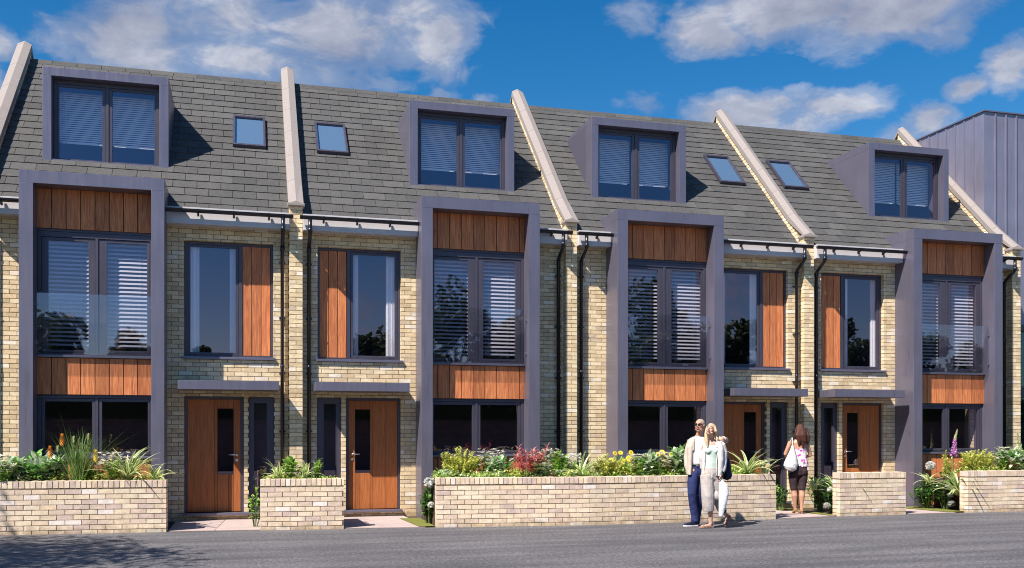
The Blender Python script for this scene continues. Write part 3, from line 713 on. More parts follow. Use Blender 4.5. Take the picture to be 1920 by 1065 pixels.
# ------------------------------------------------------------------ low garden walls
def gwall(pts, label, retL=False, retR=False, T=.215, top=.775):
    root_x=sum(p[0] for p in pts)/len(pts)
    mb=MB(); C=[]
    # build straight in (u along, v depth) and bend along the polyline
    seg=[0]; 
    for (a,b),(c,d) in zip(pts[:-1],pts[1:]): seg.append(seg[-1]+math.hypot(c-a,d-b))
    Lh=seg[-1]
    def mp(u,v):
        for k in range(len(seg)-1):
            if u<=seg[k+1]+1e-6 or k==len(seg)-2:
                t=(u-seg[k])/(seg[k+1]-seg[k]); (a,b),(c,d)=pts[k],pts[k+1]; l=seg[k+1]-seg[k]
                nx,ny=-(d-b)/l,(c-a)/l
                return (a+(c-a)*t+nx*v, b+(d-b)*t+ny*v)
    def pbox(u0,u1,v0,v1,z0,z1,mi,jit):
        i=len(mb.v)
        for z in (z0,z1):
            for (u,v) in ((u0,v0),(u1,v0),(u1,v1),(u0,v1)):
                x,y=mp(u,v); mb.v.append((x+rnd.uniform(-jit,jit),y+rnd.uniform(-jit,jit),z+rnd.uniform(-jit,jit)))
        for q in ((0,1,5,4),(1,2,6,5),(2,3,7,6),(3,0,4,7),(4,5,6,7),(3,2,1,0)): mb.f.append(tuple(i+a for a in q)); mb.mi.append(mi)
    for (a,b,c,d) in bond(0,Lh,-.015,top-.1025,[],phase=rnd.choice((0,.05,.11))):
        pbox(a,b,0-rnd.uniform(0,.003),.1025,c,d,0,.0015)
        pbox(a,b,.1125,T,c,d,0,.0015)
    u=0
    while u<Lh-.02:
        e=min(u+.066,Lh); pbox(u,e,rnd.uniform(-.003,.001),T,top-.1005,top+rnd.uniform(-.003,.003),0,.0015); u+=.0765
    n=max(1,int(Lh/.5))
    for k in range(n): pbox(.006+(Lh-.012)*k/n,.006+(Lh-.012)*(k+1)/n,.006,T-.006,-.02,top-.007,1,0)
    o=mb.build('garden_wall',[M['gbrick'],M['gmortar']],origin=(root_x,ly(root_x),0)); tag(o,label,'garden wall','low brick garden walls along the road')
def lp(x0,x1):
    xs=[x0]+[a for a,b in LINE if x0<a<x1]+[x1]; return [(x,ly(x)) for x in xs]
gwall(lp(-7,-1.15),'low buff brick wall at the far left below the orange torch flowers')
gwall(lp(.21,1.46),'short low brick wall between the first two timber doors, small variegated plants above it')
gwall(lp(2.88,8.82),'long low brick wall with the strolling couple in front of it')
gwall(lp(10.20,11.60),'short low brick wall right of the walking woman, in front of the rightmost door')
gwall(lp(13.0,18.5),'low brick wall at the far right beside the tall purple foxglove')
for (a,b,c) in ((-7,-1.2,.66),(.23,1.44,.66),(2.92,8.78,.66),(13.3,16.2,.66)):
    mb=MB(); n=int((b-a)/.3)+1
    for k in range(n):
        x0=a+(b-a)*k/n; x1=a+(b-a)*(k+1)/n
        mb.face([(x0,ly(x0)+.20,c),(x1,ly(x1)+.20,c),(x1,16.5,c-.05),(x0,16.5,c-.05)])
    mb.face([(a,16.5,c-.05),(b,16.5,c-.05),(b,16.5,-.01),(a,16.5,-.01)]); mb.face([(b,ly(b)+.2,c),(b,ly(b)+.2,-.01),(b,16.5,-.01),(b,16.5,c-.05)]); mb.face([(a,16.5,-.01),(a,ly(a)+.2,-.01),(a,ly(a)+.2,c),(a,16.5,c-.05)])
    o=mb.build('flower_bed_soil',M['soil']); tag(o,kind='structure')
sheet('grass_edge',[(2.62,ly(2.62)+.04),(2.87,ly(2.87)+.04),(2.90,16.6),(2.55,16.6)],.020,M['lawn'])
sheet('grass_edge',[(10.02,ly(10.02)+.1),(10.2,ly(10.2)+.1),(10.2,16.9),(9.9,16.9)],.020,M['lawn'])
sheet('grass_edge',[(12.60,ly(12.6)+.1),(13.0,ly(13)+.1),(13.0,16.6),(12.4,16.6)],.020,M['lawn'])
# ------------------------------------------------------------------ plants
def vdir(az,el): return Vector((math.cos(el)*math.cos(az),math.cos(el)*math.sin(az),math.sin(el)))
def leaf(mb,p,az,el,Lh,Wd,bend=.8,n=4,fold=.25,shape='ell',twist=0,mi=0):
    p=Vector(p); rows=[]
    for k in range(n+1):
        t=k/n
        w={'ell':math.sin(math.pi*min(1,max(.0,t*.94+.04)))**.8,'strap':(1-t**2.2)*.9+.1 if t<1 else .04,'grass':(1-t)*.9+.08,'ob':math.sin(math.pi*t**.75*.97+.02)**.8}[shape]*Wd/2
        d=vdir(az,el-bend*t); side=Vector((-math.sin(az+twist),math.cos(az+twist),0)); up=side.cross(d)*-1
        rows.append((p+side*w+up*w*fold, p.copy(), p-side*w+up*w*fold, t))
        if k<n: p=p+d*(Lh/n)
    i=len(mb.v)
    for r in rows: mb.v+=[tuple(r[0]),tuple(r[1]),tuple(r[2])]
    for k in range(n):
        a=i+3*k; t0,t1=rows[k][3],rows[k+1][3]
        mb.f.append((a,a+1,a+4,a+3)); mb.mi.append(mi); mb.uv[len(mb.f)-1]=[(0,t0),(.5,t0),(.5,t1),(0,t1)]
        mb.f.append((a+1,a+2,a+5,a+4)); mb.mi.append(mi); mb.uv[len(mb.f)-1]=[(.5,t0),(1,t0),(1,t1),(.5,t1)]
U=rnd.uniform
def strap(x,y,z,label,n=34,Lh=.42,Wd=.032,lean=0,group='variegated strap-leaf plants'):
    Lh*=1.3; Wd*=1.35; n=int(n*1.15)
    mb=MB()
    for k in range(n):
        az=U(0,2*math.pi); el=U(.55,1.45); l=Lh*U(.6,1.1)
        leaf(mb,(x+U(-.03,.03),y+U(-.03,.03),z),az+lean,el,l,Wd*U(.8,1.2),bend=U(.7,1.7),n=6,fold=.35,shape='strap')
    o=mb.build('variegated_plant',M['strap'],origin=(x,y,z)); return tag(o,label,'plant',group)
def broad(x,y,z,H,Rr,label,m='broad',nst=9,nl=9,Ll=.13,Wl=.055,name='broad_leaf_shrub',flowers=None,group='broad-leaved shrubs'):
    if z>.5: H*=1.6; Rr*=1.35; nst=int(nst*2.3); Ll*=1.2; Wl*=1.3
    root=empty(name,(x,y,z),label,'shrub',group)
    mb=MB(); st=MB()
    for k in range(nst):
        az=U(0,2*math.pi); rr=Rr*math.sqrt(U(0,1)); tx,ty=x+rr*math.cos(az),y+rr*math.sin(az)*.8; hz=H*U(.6,1)*(1-.35*rr/Rr)
        st.tube([(x+(tx-x)*.2,y+(ty-y)*.2,z-.05),(x+(tx-x)*.8,y+(ty-y)*.8,z+hz*.6),(tx,ty,z+hz)],[.006,.005,.003],5)
        for q in range(nl):
            t=1-.8*(q/nl)**1.5; px,py,pz=x+(tx-x)*(.2+.8*t),y+(ty-y)*(.2+.8*t),z+hz*t
            leaf(mb,(px,py,pz),az+q*2.4+U(-.4,.4),U(.0,.9)+.5*(t>.9),Ll*U(.7,1.15),Wl*U(.8,1.15),bend=U(.3,1.0),n=4,fold=.2)
    mb.build('foliage',M[m],root); st.build('stems',M['stem'],root)
    if flowers: flowers(root,x,y,z,H,Rr)
    return root
def small(x,y,z,H,Rr,label,m='lime',n=700,Ll=.034,Wl=.017,name='small_leaf_shrub',group='yellow-green small-leaved shrubs',tips=26):
    if z>.5: H*=1.5; Rr*=1.2; n=int(n*1.9); tips=int(tips*1.6); Ll*=1.45; Wl*=1.5
    root=empty(name,(x,y,z),label,'shrub',group); mb=MB(); st=MB()
    for k in range(tips):
        az=U(0,2*math.pi); rr=Rr*math.sqrt(U(0,1)); tx,ty=x+rr*math.cos(az),y+rr*math.sin(az)*.7; hz=H*U(.45,1)*(1-.3*rr/Rr)
        bx_,by_=x+(tx-x)*.35,y+(ty-y)*.35
        st.tube([(bx_,by_,z-.03),(tx,ty,z+hz)],[.004,.002],4)
        for q in range(n//tips):
            t=1-.75*(q/(n/tips)); leaf(mb,(bx_+(tx-bx_)*t+U(-.008,.008),by_+(ty-by_)*t,z+hz*t),q*2.4+U(-.5,.5),U(.2,1.1),Ll*U(.7,1.3),Wl*U(.8,1.2),bend=.4,n=2,fold=.3)
    mb.build('foliage',M[m],root); st.build('stems',M['twig'],root); return root
def blossoms(root,pts,m,size=.022,np_=5,name='flowers'):
    mb=MB()
    for p in pts:
        a0=U(0,6.28)
        for k in range(np_): leaf(mb,p,a0+k*2*math.pi/np_,U(.1,.7),size*U(.9,1.4),size*.7,bend=.3,n=2,fold=-.1)
    return mb.build(name,M[m],root)
def pale(x,y,z,H,Rr,label,n=55,m='cream'):
    H*=1.25; y-=.24
    r=small(x,y,z,H*.7,Rr,label,m='fresh',n=300,Ll=.045,name='pale_flowering_shrub',group='cream-flowered shrubs',tips=16)
    blossoms(r,[(x+U(-1,1)*Rr,y-U(-.3,1)*Rr*.7,z+H*U(.45,1.1)) for _ in range(int(n*2))],m,.036); return r
def cover(x0,x1,yo,label,n,h=.22,mats=('fresh','lime'),name='ground_cover'):
    for q,mm in enumerate(mats):
        mb=MB()
        for k in range(n):
            x=U(x0,x1); y=ly(min(max(x,-13),39))+.24+U(0,yo); hh=h*(.55+.45*math.sin(x*5.3+q*2)*math.sin(x*2.1+y*3))
            leaf(mb,(x,y,.70+U(0,1)*hh),U(0,6.28),U(-.1,1.0),U(.04,.085),U(.02,.036),bend=.6,n=2,fold=.25)
        o=mb.build(name,M[mm],origin=((x0+x1)/2,15.4,.7)); tag(o,kind='stuff')
cover(-6,-1.25,.7,'',2400); cover(.28,1.40,.5,'',500,.14); cover(2.98,8.7,.7,'',3600,.24,('fresh','lime','broad')); cover(13.35,16.2,.8,'',1500)
def poker(x,y,z):
    z-=.02
    root=empty('torch_flower',(x,y,z),'tall grassy torch flower clump with orange spikes rising above the far left wall','plant')
    mb=MB()
    for k in range(210):
        az=U(0,2*math.pi); leaf(mb,(x+U(-.09,.09),y+U(-.06,.06),z),az,U(1.1,1.5),U(.36,.86),U(.012,.019),bend=U(.05,.55),n=5,fold=.4,shape='grass')
    for (az,el,l,bd) in ((3.05,1.15,.62,.25),(3.2,1.0,.55,.4),(.05,1.0,.70,.35),(-.05,.95,.72,.55),(2.9,1.3,.66,.1),(3.3,1.38,.70,.08),(.1,1.45,.55,.1),(.3,1.3,.5,.2),(3.0,1.45,.52,.1)):
        leaf(mb,(x,y-.03,z),az,el,l*1.55,.018,bend=bd,n=7,fold=.4,shape='grass')
    mb.build('leaves',M['grassy'],root)
    # stalks given by lean in x and height of the spike
    z+=.03
    for (dx,h,kind) in ((-.37,.38,'o'),(-.205,.56,'o'),(.26,.32,'h'),(-.05,.56,'b'),(.15,.60,'b'),(-.27,.42,'b')):
        st=MB(); st.tube([(x+dx*.15,y-.05,z-.03),(x+dx*.7,y-.07,z+h*.6),(x+dx,y-.08,z+h)],[.006,.0055,.005],6); s=st.build('stem',M['stem'],root)
        fm=MB(); n=70 if kind!='b' else 26
        for k in range(n):
            t=k/n; zz=z+h+(.13 if kind!='b' else .085)*t; rr=(.021 if kind!='b' else .011)*(1-t*.75)
            leaf(fm,(x+dx,y-.08,zz),k*2.4,(-.9+1.6*t) if kind!='b' else .9,.055*(1.1-t*.5) if kind!='b' else .04,.016,bend=.5 if kind!='b' else .1,n=2,fold=.2)
        fm.build('flower_spike',M[{'o':'orange','h':'yellow','b':'palegreen'}[kind]],s)
def daisies(x,y,z,label,heads,name='yellow_daisy_plant'):
    root=broad(x,y,z,.24,.17,label,m='fresh',nst=9,nl=7,Ll=.09,Wl=.032,name=name,group='yellow daisy plants')
    st=MB(); fm=MB(); cn=MB()
    for (dx,h,r_,tilt) in heads:
        p=Vector((x+dx,y-.09,z+h)); st.tube([(x+dx*.5,y-.02,z),(x+dx*.9,y-.07,z+h*.7),tuple(p)],[.004,.0035,.003],5)
        nrm=Vector((U(-.3,.3),-math.cos(tilt),math.sin(tilt))).normalized(); a=nrm.orthogonal().normalized(); b=nrm.cross(a)
        for ring in (0,1):
            for k in range(15):
                g=2*math.pi*(k+.5*ring)/15; d=(a*math.cos(g)+b*math.sin(g)); sd=nrm.cross(d)*r_*.15; L0=r_*(1 if ring==0 else .82)
                q0=p+d*r_*.15; q1=p+d*L0*.6+nrm*r_*.12; q2=p+d*L0+nrm*(-.03 if ring==0 else .05)*r_
                i=len(fm.v); fm.v+=[tuple(q0+sd*.6),tuple(q0-sd*.6),tuple(q1-sd),tuple(q1+sd),tuple(q2)]
                fm.f+= [(i,i+1,i+2,i+3),(i+3,i+2,i+4)]; fm.mi+=[0,0]
        cn.ball(tuple(p+nrm*r_*.10),(r_*.17,r_*.17,r_*.15),nu=8,nv=6)
    s=st.build('flower_stems',M['stem'],root); f=fm.build('petals',M['yellow'],root); cn.build('flower_centres',M['centre'],root); return root
def redplant(x,y,z,label):
    root=empty('red_leaved_plant',(x,y,z),label,'plant'); mb=MB(); st=MB()
    for (dx,h) in ((-.17,.40),(-.06,.36),(.10,.37),(.16,.34),(.32,.42),(-.1,.22),(.05,.24),(.2,.25),(0,.16),(.12,.14),(-.16,.15),(.27,.2),(-.2,.3),(.22,.33),(.02,.31),(-.12,.28),(.13,.28)):
        h*=1.15; tx,ty=x+dx*1.1,y-.08+U(-.05,.05); st.tube([(x+dx*.3,y,z-.03),(x+dx*.8,ty,z+h*.6),(tx,ty,z+h)],[.005,.004,.002],5)
        for k in range(26):
            t=1-(k/26)*.65; leaf(mb,(x+dx*(.3+.7*t),ty,z+h*t),k*2.4,U(.35,1.25),U(.07,.125),.020,bend=U(.2,1),n=3,fold=.3,shape='ell')
    mb.build('leaves',M['red'],root); st.build('stems',M['twig'],root)
def foxglove(x,y,z,H,label,m,lean=.0):
    root=empty('foxglove',(x,y,z),label,'flower','foxgloves')
    st=MB(); P0=[(x,y,z-.05),(x+lean*.15,y,z+H*.5),(x+lean*.45,y,z+H*.8),(x+lean,y,z+H)]; st.tube(P0,[.008,.007,.005,.003],6); st.build('stem',M['stem'],root)
    def at(t):
        t*=3; k=min(2,int(t)); u=t-k; return Vector(P0[k]).lerp(Vector(P0[k+1]),u)
    bm_=MB(); bd=MB(); n=46; 
    for k in range(n):
        t=.36+.62*k/n; p=at(t); az=k*2.3
        if k<26:
            s_=1-.02*k; d=Vector((math.cos(az),math.sin(az)-.5,-.75)).normalized(); bm_.tube([tuple(p+d*.008),tuple(p+d*.035*s_),tuple(p+d*.065*s_),tuple(p+d*.075*s_)],[.008,.021*s_,.024*s_,.031*s_],8)
        else:
            d=Vector((math.cos(az),math.sin(az),-.3)).normalized(); bd.ball(tuple(p+d*.018*(1.5-k/n)),(.015*(1.5-k/n),.015*(1.5-k/n),.020*(1.5-k/n)),nu=6,nv=5)
    bm_.build('bell_flowers',M[m],root); bd.build('buds',M['palegreen'],root)
    lf=MB()
    for k in range(12): leaf(lf,(x,y,z+U(0,.15)),k*2.4,U(.2,.9),U(.12,.2),.055,bend=.8,n=4)
    lf.build('leaves',M['fresh'],root)
def globe(root,c,r_):
    mb=MB()
    mb.ball(c,(r_*.85,)*3,nu=10,nv=7)
    for k in range(150):
        p=Vector((U(-1,1),U(-1,1),U(-1,1)))
        if p.length<.1: continue
        p.normalize(); q=Vector(c)+p*r_; 
        for j in range(4): leaf(mb,tuple(q),math.atan2(p.y,p.x)+j*1.57,U(-.2,.9),.034,.034,bend=.3,n=2)
    mb.build('flower_head',M['whitep'],root)
def hydrangea(x,y,z,H,Rr,label,heads,group='white hydrangeas'):
    r=broad(x,y,z,H,Rr,label,m='dark',nst=16,nl=10,Ll=.11,Wl=.06,name='hydrangea_bush',group=group)
    for (dx,dy,h,s_) in heads: globe(r,(x+dx,y+dy,z+h),s_)
    return r
zb=.72
# bed at the far left
pale(wx(4,15.85),15.85,zb,.33,.24,'cream-flowered bush at the extreme left edge above the wall')
broad(wx(70,15.95),15.95,zb,.28,.26,'large-leaved pale green shrub with small cream flowers left of the orange torch flowers',flowers=lambda r,x,y,z,H,Rr: blossoms(r,[(x+U(-.35,.3),y-.2,z+U(.05,.34)) for _ in range(34)],'cream',.034),nst=18,nl=10,Ll=.15,Wl=.062)
broad(wx(20,15.8),15.8,zb,.24,.16,'small broad-leaved shrub at the extreme left, leaves over the wall top',nst=8,nl=8,Ll=.13,Wl=.055)
poker(wx(146,15.78),15.78,zb+.04)
pale(wx(218,16.0),16.0,zb,.34,.22,'cream-flowered bush between torch flowers and arching striped leaves')
pale(wx(178,16.15),16.15,zb,.30,.16,'low cream-flowered bush close behind the torch flower clump')
strap(wx(238,15.75),15.75,zb+.03,'large striped strap-leaf plant at the right end of the far left wall',n=46,Lh=.50,Wd=.036)
strap(wx(290,15.7),15.7,zb+.03,'striped strap-leaf plant hanging over the corner of the far left wall',n=12,Lh=.42,Wd=.032)
# bed between the first doors
strap(wx(522,15.6),15.6,zb+.04,'striped strap-leaf plant on the left of the bed between the first two doors',n=22,Lh=.30,Wd=.034)
broad(wx(548,15.6),15.6,zb+.03,.24,.10,'small bright green broad-leaved plant in the middle of the bed between the first two doors',m='fresh',nst=8,nl=7,Ll=.10,Wl=.045)
strap(wx(572,15.55),15.55,zb+.04,'upright striped strap-leaf plant right of centre in the bed between the first two doors',n=20,Lh=.30,Wd=.034)
small(wx(594,15.6),15.6,zb+.03,.24,.07,'fine-leaved green sprigs at the right of the bed between the first two doors',m='fresh',n=120,Ll=.035,group='green sprigs',tips=8)
broad(wx(478,15.75),15.75,.03,.62,.13,'green shrub peeping out left of the short wall beside the first door',m='fresh',nst=8,nl=9,Ll=.09,Wl=.045)
# long bed
hydrangea(wx(803,15.55),15.55,.02,.66,.15,'bush with one big white flower head at the left end of the long wall',[(-.0,-.12,.66,.075),(.03,-.14,.30,.04)])
small(wx(862,15.6),15.6,zb,.38,.30,'yellow-green bush at the left end of the long wall',n=1500,tips=44)
pale(wx(912,15.85),15.85,zb,.36,.22,'cream-flowered bush between yellow-green bush and red leaves')
broad(wx(935,15.5),15.5,zb,.24,.14,'broad-leaved shrub with white flowers in front left of the red-leaved plant',flowers=lambda r,x,y,z,H,Rr: blossoms(r,[(x+U(-.25,.2),y-.14,z+U(.05,.34)) for _ in range(26)],'whitep',.034),nst=9,nl=8,Ll=.13,Wl=.055)
redplant(wx(987,15.2),15.2,zb+.05,'red and pink leaved plant standing above the long wall')
broad(wx(1010,15.2),15.2,zb,.20,.12,'broad-leaved shrub with rose pink flowers right in front of the red-leaved plant',flowers=lambda r,x,y,z,H,Rr: blossoms(r,[(x+U(-.22,.22),y-.13,z+U(.06,.36)) for _ in range(30)],'rose',.034),nst=10,nl=9,Ll=.13,Wl=.055)
small(wx(1050,15.45),15.45,zb,.36,.16,'fresh green leafy bush right of the red-leaved plant',m='fresh',n=420,Ll=.05,Wl=.03,group='green leafy bushes',tips=20)
strap(wx(1090,15.2),15.2,zb+.03,'striped strap-leaf plant in the middle of the long bed',n=34,Lh=.42,Wd=.034)
small(wx(1140,15.2),15.2,zb,.30,.24,'yellow-green bush under the left daisies',n=1100,tips=34)
small(wx(1178,15.25),15.25,zb,.24,.18,'low yellow-green bush left of centre between the two daisy plants',n=700,tips=24)
daisies(wx(1160,15.4),15.4,zb,'yellow daisy plant left, with five heads against the grey bay leg',[(-.10,.42,.05,.5),(.0,.43,.05,.6),(.19,.43,.055,.4),(.16,.33,.075,.3),(-.17,.31,.05,.5),(-.02,.25,.06,.5),(.06,.31,.035,.6)])
pale(wx(1188,15.45),15.45,zb,.30,.20,'cream-flowered bush between the two yellow daisy plants')
pale(wx(1228,15.4),15.4,zb,.32,.16,'cream-flowered bush below the right daisies')
broad(wx(1215,15.2),15.2,zb,.28,.18,'broad-leaved shrub below the right yellow daisies',nst=10,nl=9,Ll=.13,Wl=.055)
daisies(wx(1238,15.35),15.35,zb,'yellow daisy plant right, with four heads near the strolling couple',[(-.08,.40,.055,.5),(.0,.43,.065,.5),(.17,.39,.06,.4),(.02,.30,.055,.5),(-.22,.26,.03,.5)])
broad(wx(1278,15.2),15.2,zb,.34,.18,'broad-leaved shrub just left of the strolling man',nst=13,nl=9,Ll=.13,Wl=.06)
broad(wx(1330,15.25),15.25,zb,.26,.15,'broad-leaved shrub hidden behind the strolling couple',nst=7,nl=8,Ll=.12,Wl=.055)
strap(wx(1402,15.3),15.3,zb+.03,'tall striped strap-leaf plant at the right end of the long wall',n=24,Lh=.50,Wd=.045)
strap(wx(1436,15.25),15.25,zb+.03,'few striped leaves hanging over the right end of the long wall',n=7,Lh=.32,Wd=.03)
pale(wx(1010,15.75),15.75,zb,.36,.24,'cream-flowered bush behind the red-leaved plant')
pale(wx(1058,15.7),15.7,zb,.30,.2,'cream-flowered bush behind the fresh green leafy bush',m='whitep')
# beside the third path
broad(wx(1466,16.4),16.4,.02,.52,.17,'low green bush left of the walking woman',m='dark',nst=13,nl=9,Ll=.10,Wl=.045)
broad(wx(1455,16.55),16.55,.02,.60,.12,'green bush behind the woman\'s white bag, beside the long wall end',m='fresh',nst=9,nl=9,Ll=.10,Wl=.045)
broad(wx(1538,16.35),16.35,.02,.74,.26,'dark green bush right of the walking woman',m='dark',nst=26,nl=11,Ll=.12,Wl=.055)
strap(wx(1527,16.0),16.0,.42,'striped leaves in the dark bush right of the walking woman',n=14,Lh=.34,Wd=.035)
hydrangea(wx(1560,15.75),15.75,.02,.55,.17,'bush with small white flowers left of the short wall by the rightmost door',[(-.10,-.10,.42,.035),(-.14,-.05,.12,.045),(.04,-.12,.10,.04)])
strap(wx(1572,15.62),15.62,.30,'arching striped strap-leaf plant left of the short wall by the rightmost door',n=40,Lh=.52,Wd=.036)
# beside the last path
broad(wx(1738,16.2),16.2,.02,.55,.32,'wide dark green bush right of the last path',m='dark',nst=30,nl=11,Ll=.12,Wl=.055)
broad(wx(1765,16.45),16.45,.02,.72,.24,'taller dark green bush behind the purple foxglove',m='dark',nst=22,nl=11,Ll=.11,Wl=.05)
strap(wx(1742,16.1),16.1,.50,'striped leaves above the wide dark green bush',n=16,Lh=.36,Wd=.035)
hydrangea(wx(1772,15.95),15.95,.02,.62,.17,'white-flowered bush at the foot of the purple foxglove',[(-.17,.2,.82,.075),(-.02,-.10,.42,.04),(.06,-.12,.10,.05),(.02,-.12,.26,.035)])
strap(wx(1796,15.6),15.6,.30,'arching striped strap-leaf plant left of the far right wall',n=46,Lh=.52,Wd=.036)
foxglove(wx(1785,15.9),15.9,.55,1.02,'tall purple foxglove beside the far right wall','pink',.13)
small(wx(1775,16.2),16.2,.55,.42,.10,'yellow-green sprigs behind the purple foxglove',n=260,Ll=.04,tips=12)
small(wx(1835,15.75),15.75,zb,.34,.34,'yellow-green bush above the far right wall',n=1500,tips=44)
pale(wx(1872,15.9),15.9,zb,.36,.22,'cream-flowered bush above the far right wall')
broad(wx(1896,15.6),15.6,zb,.34,.20,'broad-leaved shrub with pink flowers at the right edge',nst=12,nl=9,Ll=.13,Wl=.058,
      flowers=lambda r,x,y,z,H,Rr: blossoms(r,[(x+U(-.17,.1),y-.15,z+U(.08,.28)) for _ in range(26)],'rose',.03))
foxglove(wx(1898,15.95),15.75,.62,.88,'pale green foxglove spike at the right edge','palegreen',-.06)

# ------------------------------------------------------------------ trees
def tree(x,y,H,Rc,label,nleaf=6000,ls=.10,clumps=26,trunk=.16,seed=1,zc=None,flat=.8,sq=1):
    r=random.Random(seed); root=empty('broadleaf_tree',(x,y,0),label,'tree','trees across the road')
    tk=MB(); zc=zc or H-Rc*flat; zt=zc-Rc*flat*.5
    tk.tube([(x,y,-.05),(x+.05,y,zt*.5),(x-.04,y+.05,zt),(x,y,zc+Rc*.3)],[trunk,trunk*.8,trunk*.62,trunk*.2],10)
    cs=[]
    for k in range(clumps):
        while True:
            v=Vector((r.uniform(-1,1),r.uniform(-1,1),r.uniform(-1,1)))
            if .35<v.length<=1: break
        rr=r.uniform(.22,.40)*Rc; c=Vector((x+v.x*Rc*(1-.2),y+v.y*Rc*.8,zc+v.z*Rc*flat)); cs.append((c,rr))
        st=Vector((x,y,zt+ (c.z-zt)*r.uniform(.0,.4))); mid=(st+c)/2+Vector((0,0,-.1)); tk.tube([tuple(st),tuple(mid),tuple(c)],[trunk*.35,trunk*.2,.012],6)
    tk.build('trunk',M['bark'],root,smooth=True)
    cr=MB()
    for k in range(nleaf):
        c,rr=cs[k%clumps]
        while True:
            v=Vector((r.uniform(-1,1),r.uniform(-1,1),r.uniform(-1,1)))
            if v.length<=1: break
        v=v.normalized()*(v.length**.55); p=c+v*rr*r.choice((1,1,1,1.25))
        a=Vector((r.uniform(-1,1),r.uniform(-1,1),r.uniform(-.6,.6))).normalized()*ls*r.uniform(.6,1.2); b=a.cross(Vector((r.uniform(-1,1),r.uniform(-1,1),r.uniform(-1,1)))).normalized()*ls*.33
        cr.face([p-a*.5,p+b,p+a*.5,p-b],0,[(0,0),(.3,.5),(1,1),(.7,.5)])
    cr.build('crown',M['treeleaf'],root)
tree(-8.5,9.5,8.6,2.9,'tree standing left of the view that shades the road and left wall',nleaf=17000,ls=.13,clumps=30,seed=4,zc=6.3,flat=.7)
for q,(x,H,Rc,lab) in enumerate(((-8.2,7.0,2.1,'round tree across the road, mirrored at the left of the first bay window'),(-4.6,5.9,1.5,'low tree across the road, mirrored at the right of the first bay window'),(-2.0,5.8,1.0,'smallest tree across the road, mirrored in the first side window'),
    (6.1,6.5,2.0,'tree across the road, mirrored in the second side window'),(9.6,8.4,2.3,'tall tree across the road, mirrored at the left of the second bay'),(13.2,7.8,2.1,'tree across the road, mirrored at the right of the second bay'),
    (19.4,9.8,2.5,'tallest tree across the road, mirrored at the left of the third bay'),(22.6,7.8,2.0,'tree across the road, mirrored at the right of the third bay'),(25.2,7.8,2.0,'tree across the road, mirrored in the third side window'),(28.6,6.8,1.8,'low tree across the road between the last two mirrored trees'),
    (32.2,8.2,2.2,'tree across the road, mirrored in the last side window'),(35.6,7.5,1.9,'tree across the road, mirrored at the left of the last bay'),(38.6,6.2,1.7,'outermost tree across the road, mirrored at the right of the last bay'))):
    tree(x,-11.0-.6*(q%3),H,Rc,lab,nleaf=5200,ls=.34,clumps=34,seed=30+q,zc=H*.56,flat=H*.42/Rc)
mb=MB()
for k in range(9000):
    x=U(-16,44); z=2.5+U(0,1)**1.3*1.3+.35*math.sin(x*.9); y=-9.3+U(-.7,.7)
    a=Vector((U(-1,1),U(-1,1),U(-.6,.6))).normalized()*.2; b=a.cross(Vector((U(-1,1),U(-1,1),U(-1,1)))).normalized()*.08
    mb.face([Vector((x,y,z))-a*.5,Vector((x,y,z))+b,Vector((x,y,z))+a*.5,Vector((x,y,z))-b])
for k in range(30): mb.box(-16+k*2,-14+k*2-.01,-9.8,-8.8,0,3.0+.3*math.sin(k*1.8))
hd=mb.build('hedge',M['treeleaf'],origin=(10,-9.3,0)); tag(hd,'long dark hedge across the road behind the camera','hedge')
def bw():
    m,nt,b=mat('boundary_brick'); t=nt.nodes.new('ShaderNodeTexBrick'); L(nt,scaled(nt,pos(nt),(1,1,1)),t.inputs[0])
    cx=nt.nodes.new('ShaderNodeCombineXYZ'); s=nt.nodes.new('ShaderNodeSeparateXYZ'); L(nt,pos(nt),s.inputs[0]); L(nt,s.outputs[0],cx.inputs[0]); L(nt,s.outputs[2],cx.inputs[1]); L(nt,cx.outputs[0],t.inputs[0])
    t.inputs['Scale'].default_value=1; t.inputs['Brick Width'].default_value=.225; t.inputs['Row Height'].default_value=.075; t.inputs['Mortar Size'].default_value=.008
    t.inputs['Color1'].default_value=(.32,.22,.16,1); t.inputs['Color2'].default_value=(.20,.14,.11,1); t.inputs['Mortar'].default_value=(.03,.025,.02,1)
    L(nt,t.outputs[0],b.inputs['Base Color']); b.inputs['Roughness'].default_value=.9; return m
mbw=MB(); mbw.box(-20,50,-6.72,-6.5,-.02,2.0); mbw.box(-20,50,-6.75,-6.47,2.003,2.07)
o=mbw.build('boundary_wall',bw(),origin=(10,-6.6,0)); tag(o,'brick boundary wall across the road behind the camera','boundary wall')
